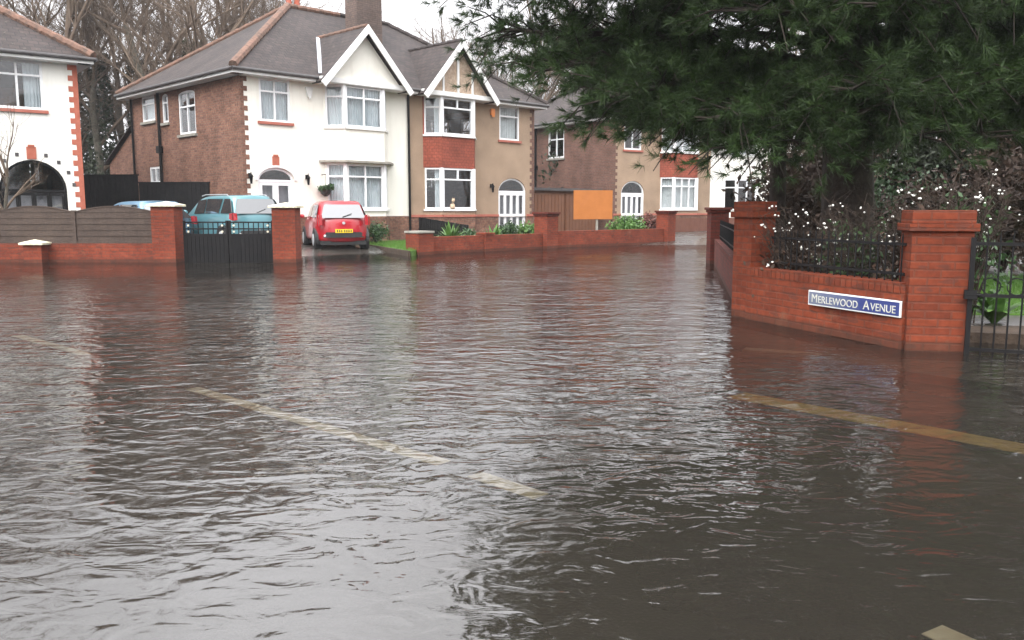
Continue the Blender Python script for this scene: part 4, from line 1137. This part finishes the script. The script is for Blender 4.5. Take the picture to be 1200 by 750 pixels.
# ------------------------------------------------------------------ the pine and the right-hand garden
PX = V((4.75, 12.3, .1))
pine = thing('pine_tree','large dark green pine with drooping needle tufts leaning over the garden wall','tree',PX)
g = random.Random(5); tk = MB(); lb = MB(); tufts = []
tp = [V((0,0,-.3)),V((.05,0,1.2)),V((.0,.05,2.6)),V((-.1,.05,4.2)),V((-.05,0,6)),V((.05,0,8)),V((0,0,10))]
tk.tube(tp,[.42,.36,.32,.29,.23,.16,.05],12); 
def trunk_at(z):
    for a, b in zip(tp, tp[1:]):
        if a.z <= z <= b.z: return a.lerp(b,(z-a.z)/(b.z-a.z))
    return tp[-1]
def limb(base, az, L, rise, droop, r0, tuft_from=.3):
    d = V((math.cos(az),math.sin(az),0)); pts = []; rs = []; n = 9
    side = V((-d.y,d.x,0)); wob = g.uniform(-.35,.35)
    for i in range(n+1):
        f = i/n; p = base + d*(L*f) + side*(wob*L*.3*math.sin(f*3)) + V((0,0, rise*f - droop*f*f)) + V((g.uniform(-.05,.05),g.uniform(-.05,.05),g.uniform(-.04,.04)))
        pts.append(p); rs.append(r0*(1-f*.85)+.006)
    lb.tube(pts,rs,6,cap=False)
    nb = int(L*11.0)
    for k in range(nb):
        f = tuft_from + (1-tuft_from)*(k+g.random())/nb; i = min(n-1,int(f*n)); q = pts[i].lerp(pts[i+1],f*n-i)
        s = 1 if k % 2 else -1
        bd = (d*g.uniform(.35,.95) + side*s*g.uniform(.4,1.0) + V((0,0,g.uniform(-.35,.35)))).normalized()
        bl = (1-f*.55)*L*.30*g.uniform(.6,1.15)+.25
        m2 = q + bd*bl*.55 + V((0,0,.04)); e = q + bd*bl + V((0,0,-.15*bl+g.uniform(-.30,.14)))
        lb.tube([q,m2,e],[.016,.010,.005],4,cap=False)
        nt = max(4,int(bl*11))
        for j in range(nt):
            ff = .2+.8*(j+.5)/nt; c = q.lerp(m2,ff*2) if ff < .5 else m2.lerp(e,(ff-.5)*2)
            td = (bd + V((g.uniform(-.9,.9),g.uniform(-.9,.9),g.uniform(-.35,.8)))).normalized()
            c2 = c + td*g.uniform(.04,.22)
            tufts.append((c2, td, g.uniform(.8,1.25)))
    tufts.append((pts[-1], (pts[-1]-pts[-2]).normalized(), 1.2))
D = math.radians
# lower ring (azimuth deg: 180 = to the left of the photo, 270 = towards the camera)
for az, z, L, rise, droop in ((186,3.0,4.9,1.15,.6),(170,3.1,4.2,1.0,.5),(200,2.85,4.5,.75,.65),(214,2.75,4.2,.6,.85),(228,2.6,3.6,.4,.8),(246,2.8,3.3,.5,.9),(262,2.7,2.9,.5,.75),
                             (280,2.9,2.7,.6,.9),(298,2.8,3.0,.6,.85),(318,2.9,3.2,.7,.8),(340,3.1,3.3,.9,.7),(8,3.3,2.9,.9,.5),(50,3.2,2.6,.8,.5),(95,3.2,2.8,.8,.6),(140,3.1,3.3,.8,.7),
                             (228,2.4,3.3,.2,.75),(244,2.4,3.0,.2,.7),(262,2.4,2.7,.2,.65),(281,2.4,2.6,.2,.6),(300,2.4,2.7,.2,.6),(320,2.5,2.8,.2,.6),(342,2.5,2.6,.3,.5),(275,2.9,2.6,.3,.7),(292,3.0,2.9,.4,.8),(312,3.0,3.2,.5,.8),(328,3.2,3.2,.6,.7),(350,3.4,3.2,.8,.6),(15,3.6,3.0,.9,.5),(35,3.4,3.0,.7,.6),(70,3.5,3.0,.8,.6),(325,3.9,3.4,.9,.6),(345,4.4,3.3,.9,.5),(5,4.7,3.2,.8,.5),(295,4.2,3.2,.9,.6),(312,4.6,3.2,.9,.5),(180,2.8,3.5,.6,.4),(194,2.65,3.7,.5,.6),(209,2.55,3.7,.35,.65),(220,2.5,3.6,.3,.7),(235,2.5,3.2,.3,.7),(254,2.5,3.0,.3,.6),(272,2.6,2.7,.4,.6),(289,2.6,2.6,.4,.6),(308,2.7,2.8,.4,.6),
                             (235,3.2,3.6,.9,.8),(250,3.2,3.4,.9,.8),(268,3.3,3.0,.9,.8),(287,3.3,3.0,.9,.8),(306,3.4,3.0,.9,.8),(160,3.4,3.8,1.0,.6),(183,4.3,4.9,1.1,.5),(198,4.2,4.6,1.1,.6),(214,4.3,4.3,1.0,.7),(232,4.4,3.8,.9,.7),(252,4.4,3.4,.9,.6),(272,4.5,3.1,.9,.6),
                             (192,3.5,5.0,1.3,.55),(207,3.6,4.6,1.2,.7),(222,3.5,4.1,1.1,.8),(240,3.7,3.6,1.0,.7),(258,3.6,3.3,1.0,.7),(276,3.8,3.0,1.0,.6),(296,3.7,3.2,.9,.6),(178,3.8,4.7,1.3,.5),(330,4.3,3.2,.9,.5)):
    limb(trunk_at(z), D(az+g.uniform(-4,4)), L, rise, droop, .085)
for k in range(46):
    z = 4.2+ (k/46)*5.2; L = 4.4*(1-((z-4.2)/7.0)**1.2)*g.uniform(.8,1.08)
    if z < 6.0:
        az = g.choice([g.uniform(165,315), g.uniform(165,315), g.uniform(-20,165)])
    else: az = g.uniform(0,360)
    limb(trunk_at(z), D(az), L, L*.3, L*.13, .07)
tk.build('trunk','pine_bark',pine,smooth=True); lb.build('limbs','pine_limb',pine,smooth=True)
T = len(tufts); NN = 42
gg = np.random.default_rng(3)
c = np.array([t[0] for t in tufts]); dd = np.array([t[1] for t in tufts]); ss = np.array([t[2] for t in tufts])
c = np.repeat(c,NN,0); dd = np.repeat(dd,NN,0); ss = np.repeat(ss,NN)
dr = dd*.85 + gg.normal(size=(len(c),3))*.48; dr /= np.linalg.norm(dr,axis=1)[:,None]; dr[:,2] -= .10
base = c + dd*(gg.random((len(c),1))-.6)*.11
sdv = np.cross(dr, gg.normal(size=(len(c),3))); sdv /= np.linalg.norm(sdv,axis=1)[:,None]
Ln = .13*ss*(.7+.5*gg.random(len(c)))
tri = np.stack([base-sdv*.004, base+sdv*.004, base+dr*Ln[:,None]],1)
numpy_tris('needles', tri, 'pine_needle', pine)
print('tufts', T, 'needles', len(tri))
# thinner trunk further left: a bare tree growing beside the wall
tr, cr = bare_tree_meshes(51, 7.0, .9, .7); q = W(909,260,Y=13.5)
r = thing('bare_tree','dark slim trunk standing left of the pine behind the corner pillar','tree',(q.x,q.y,.1),.5); tr2 = MB(); tr2.tube([(0,0,-.2),(.02,0,1.5),(-.03,.02,3.2),(0,0,4.6)],[.15,.13,.11,.09],10); tr2.build('trunk','pine_bark',r,smooth=True)
m = MB()
for k in range(9):
    a = k*2.4; z = 2.6+k*.22; d = V((math.cos(a),math.sin(a),.35)); m.tube([V((0,0,z)), V((0,0,z))+d*.6, V((0,0,z+.1))+d*1.5],[.04,.028,.008],5,cap=False)
m.build('crown','twig',r,smooth=True)

# snowberry bushes behind railings
def snowberry(label, loc, rad, nst, nb, seed, h, grp='bushes with white berries behind the railings'):
    r = thing('berry_bush', label, 'bush', loc, 0, grp); g = random.Random(seed); m = MB(); spots_ = []
    for k in range(nst):
        a = g.random()*6.28; rr = math.sqrt(g.random()); p = V((g.uniform(-.15,.15),g.uniform(-.15,.15),-.05)); top = V((math.cos(a)*rad*rr, math.sin(a)*rad*rr*.8, h*g.uniform(.6,1.08)))
        mid = p.lerp(top,.5)+V((g.uniform(-.1,.1),g.uniform(-.1,.1),.1)); m.tube([p,mid,top],[.009,.006,.0025],4,cap=False)
        for j in range(5):
            q = mid.lerp(top,g.random()); e = q+V((g.uniform(-.25,.25),g.uniform(-.25,.25),g.uniform(-.1,.2))); m.tube([q,e],[.004,.0015],3,cap=False)
            if nb > 0 and g.random() < .16:
                k3 = g.randint(1,4); nb -= k3
                for _ in range(k3): spots_.append(e+V((g.uniform(-.035,.035),g.uniform(-.035,.035),g.uniform(-.03,.03))))
    m.build('stems','bush_twig',r); 
    b0 = None
    for e in spots_:
        if b0 is None:
            be = MB()
            be.ball((0,0,0), .0115, 7, 5, (1,1,.9)); b = b0 = be.build('berry','berry_white',r,smooth=True)
        else: b = b0.copy(); COL.objects.link(b); b.parent = r
        b.location = e; sc1 = g.uniform(.6,1.3); b.scale = (sc1, sc1*g.uniform(.8,1.4), sc1); b.rotation_euler = (0,0,g.random()*3)
    numpy_tris('foliage', leaf_cloud(int(900*rad/.5),(0,0,h*.45),(rad,rad*.8,h*.45),.035,seed), 'leaf_brown' if seed % 2 else 'leaf_dark', r, True)
snowberry('bush with white berries behind the left end of the iron railing',(3.35,9.9,.1),.5,70,60,1,1.15)
snowberry('bush with white berries behind the middle of the iron railing',(3.75,9.2,.1),.5,80,90,2,1.2)
snowberry('bush with many white berries beside the big brick pillar',(4.15,8.75,.1),.45,90,100,3,1.3)
snowberry('bush with white berries showing above the big brick pillar',(4.7,9.0,.1),.55,90,70,4,1.55)
# rough brown hedge and ivy behind
for i, (px, Y, rx, hz, mt, n) in enumerate(((935,15.5,1.0,1.4,'leaf_brown',2600),(1045,16.5,1.1,1.05,'leaf_dark',2400),(1100,15,1.0,.95,'leaf_brown',2600),(1175,16,1.1,1.3,'leaf_brown',4000),(1235,14,1.1,1.3,'leaf_brown',2600),(970,18,1.2,1.6,'leaf_brown',2600),(1140,19,1.5,2.0,'ivy_leaf',8000),(1215,18,1.7,2.1,'leaf_brown',8000),(1085,19.5,1.5,1.8,'ivy_leaf',8000),(950,21,1.6,1.7,'leaf_brown',7000),(1010,20,1.4,1.7,'ivy_leaf',7000))):
    lab = ['scraggy brown bush between the slim trunk and the pine','dark green bush behind the pine trunk','brown bush above the big brick pillar','tall brown bush above the garden gate','brown bush at the far right edge','tall brown hedge bush behind the pine trunk','dark ivy covered bush behind the brown bushes','tall dark bush far right behind the lawn','tall dark bush behind the lawn beside the ivy covered bush','broad dark bush left of the pine trunk far behind','dark bush straight behind the pine trunk at the back of the lawn'][i]
    shrub('bush', lab, ((px-600)/1000*Y, Y, .1), (rx,.7,hz), n, .065, mt, 40+i, stems=40, cat='bush')
# lawn right
gpoly = [(5.0,9.6),(13,9.2),(13,14.6),(5.6,14.6)]
grass_sheet('lawn', gpoly, .13, 26000, 8, .08)
m = MB(); m.prism([(3.3,9.9,-.05),(4.5,8.3,-.05),(12.5,5.6,-.05),(13,9.15,-.05),(4.98,9.55,-.05),(5.6,14.6,-.05),(4.2,16,-.05),(3.3,12,-.05)],(0,0,.15)); tag(m.build('garden_bed','soil'),kind='structure')
q = W(1165,372,Y=8.9); fern('leafy_plant','broad leaved green plant seen through the garden gate',(q.x,q.y,.1),.34,46,'leaf_green',31,.06)
# thin haze volume added over the scene to wash out the far trees
t = NT('haze'); t.t.nodes.remove(t.out); t.out = t.n('ShaderNodeOutputMaterial')
pv = t.n('ShaderNodeVolumePrincipled'); pv.inputs['Density'].default_value = .0006; pv.inputs['Color'].default_value = (.93,.95,.97,1); pv.inputs['Anisotropy'].default_value = .2
t.l(pv.outputs[0], t.out.inputs['Volume'])
tag(MB().box(-90,90,-12,90,-1.2,26).build('haze','haze'), kind='stuff')
# ------------------------------------------------------------------ world and light
w = bpy.data.worlds.new('World'); scene.world = w; w.use_nodes = True; nt = w.node_tree; nt.nodes.clear()
sky = nt.nodes.new('ShaderNodeTexSky'); sky.sky_type = 'NISHITA'; sky.sun_disc = False; sky.sun_elevation = R(42); sky.sun_rotation = R(200)
sky.dust_density = 4; sky.air_density = 1.0; sky.ozone_density = 1
hs = nt.nodes.new('ShaderNodeHueSaturation'); hs.inputs['Saturation'].default_value = .10; nt.links.new(sky.outputs[0], hs.inputs['Color'])
tcw = nt.nodes.new('ShaderNodeTexCoord'); nz = nt.nodes.new('ShaderNodeTexNoise'); nz.inputs['Scale'].default_value = 2.2; nz.inputs['Detail'].default_value = 5
nt.links.new(tcw.outputs['Generated'], nz.inputs['Vector'])
rm = nt.nodes.new('ShaderNodeMapRange'); rm.inputs[1].default_value = .3; rm.inputs[2].default_value = .7; rm.inputs[3].default_value = .8; rm.inputs[4].default_value = 1.2; nt.links.new(nz.outputs['Fac'], rm.inputs[0])
mxw = nt.nodes.new('ShaderNodeMix'); mxw.data_type = 'RGBA'; mxw.inputs[0].default_value = .65; nt.links.new(hs.outputs[0], mxw.inputs[6]); mxw.inputs[7].default_value = (7.6,7.55,7.8,1)
sxyz = nt.nodes.new('ShaderNodeSeparateXYZ'); nt.links.new(tcw.outputs['Generated'], sxyz.inputs[0])
gr_ = nt.nodes.new('ShaderNodeMapRange'); gr_.inputs[1].default_value = 0; gr_.inputs[2].default_value = 1; gr_.inputs[3].default_value = .66; gr_.inputs[4].default_value = 3.0; nt.links.new(sxyz.outputs[2], gr_.inputs[0])
gm = nt.nodes.new('ShaderNodeMath'); gm.operation = 'MULTIPLY'; nt.links.new(gr_.outputs[0], gm.inputs[0]); nt.links.new(rm.outputs[0], gm.inputs[1])
ml = nt.nodes.new('ShaderNodeVectorMath'); ml.operation = 'SCALE'; nt.links.new(mxw.outputs[2], ml.inputs[0]); nt.links.new(gm.outputs[0], ml.inputs['Scale'])
bg = nt.nodes.new('ShaderNodeBackground'); bg.inputs['Strength'].default_value = .13; nt.links.new(ml.outputs[0], bg.inputs[0])
wo = nt.nodes.new('ShaderNodeOutputWorld'); nt.links.new(bg.outputs[0], wo.inputs[0])
sd = bpy.data.lights.new('sun','SUN'); sd.energy = .6; sd.angle = R(30); sd.color = (1,.97,.93)
so = bpy.data.objects.new('sun', sd); COL.objects.link(so)
el, az = R(42), R(200)
dirv = V((math.sin(az)*math.cos(el), math.cos(az)*math.cos(el), math.sin(el)))   # towards the sun
so.rotation_euler = dirv.to_track_quat('Z','Y').to_euler()
scene.view_settings.view_transform = 'Standard'; scene.view_settings.look = 'None'; scene.view_settings.gamma = 1; scene.view_settings.exposure = 1.0
scene.render.engine = 'CYCLES'; scene.cycles.max_bounces = 8; scene.cycles.transparent_max_bounces = 24
scene.cycles.sample_clamp_indirect = 6; scene.cycles.caustics_reflective = False; scene.cycles.caustics_refractive = False
scene.render.resolution_x = 1024; scene.render.resolution_y = 640
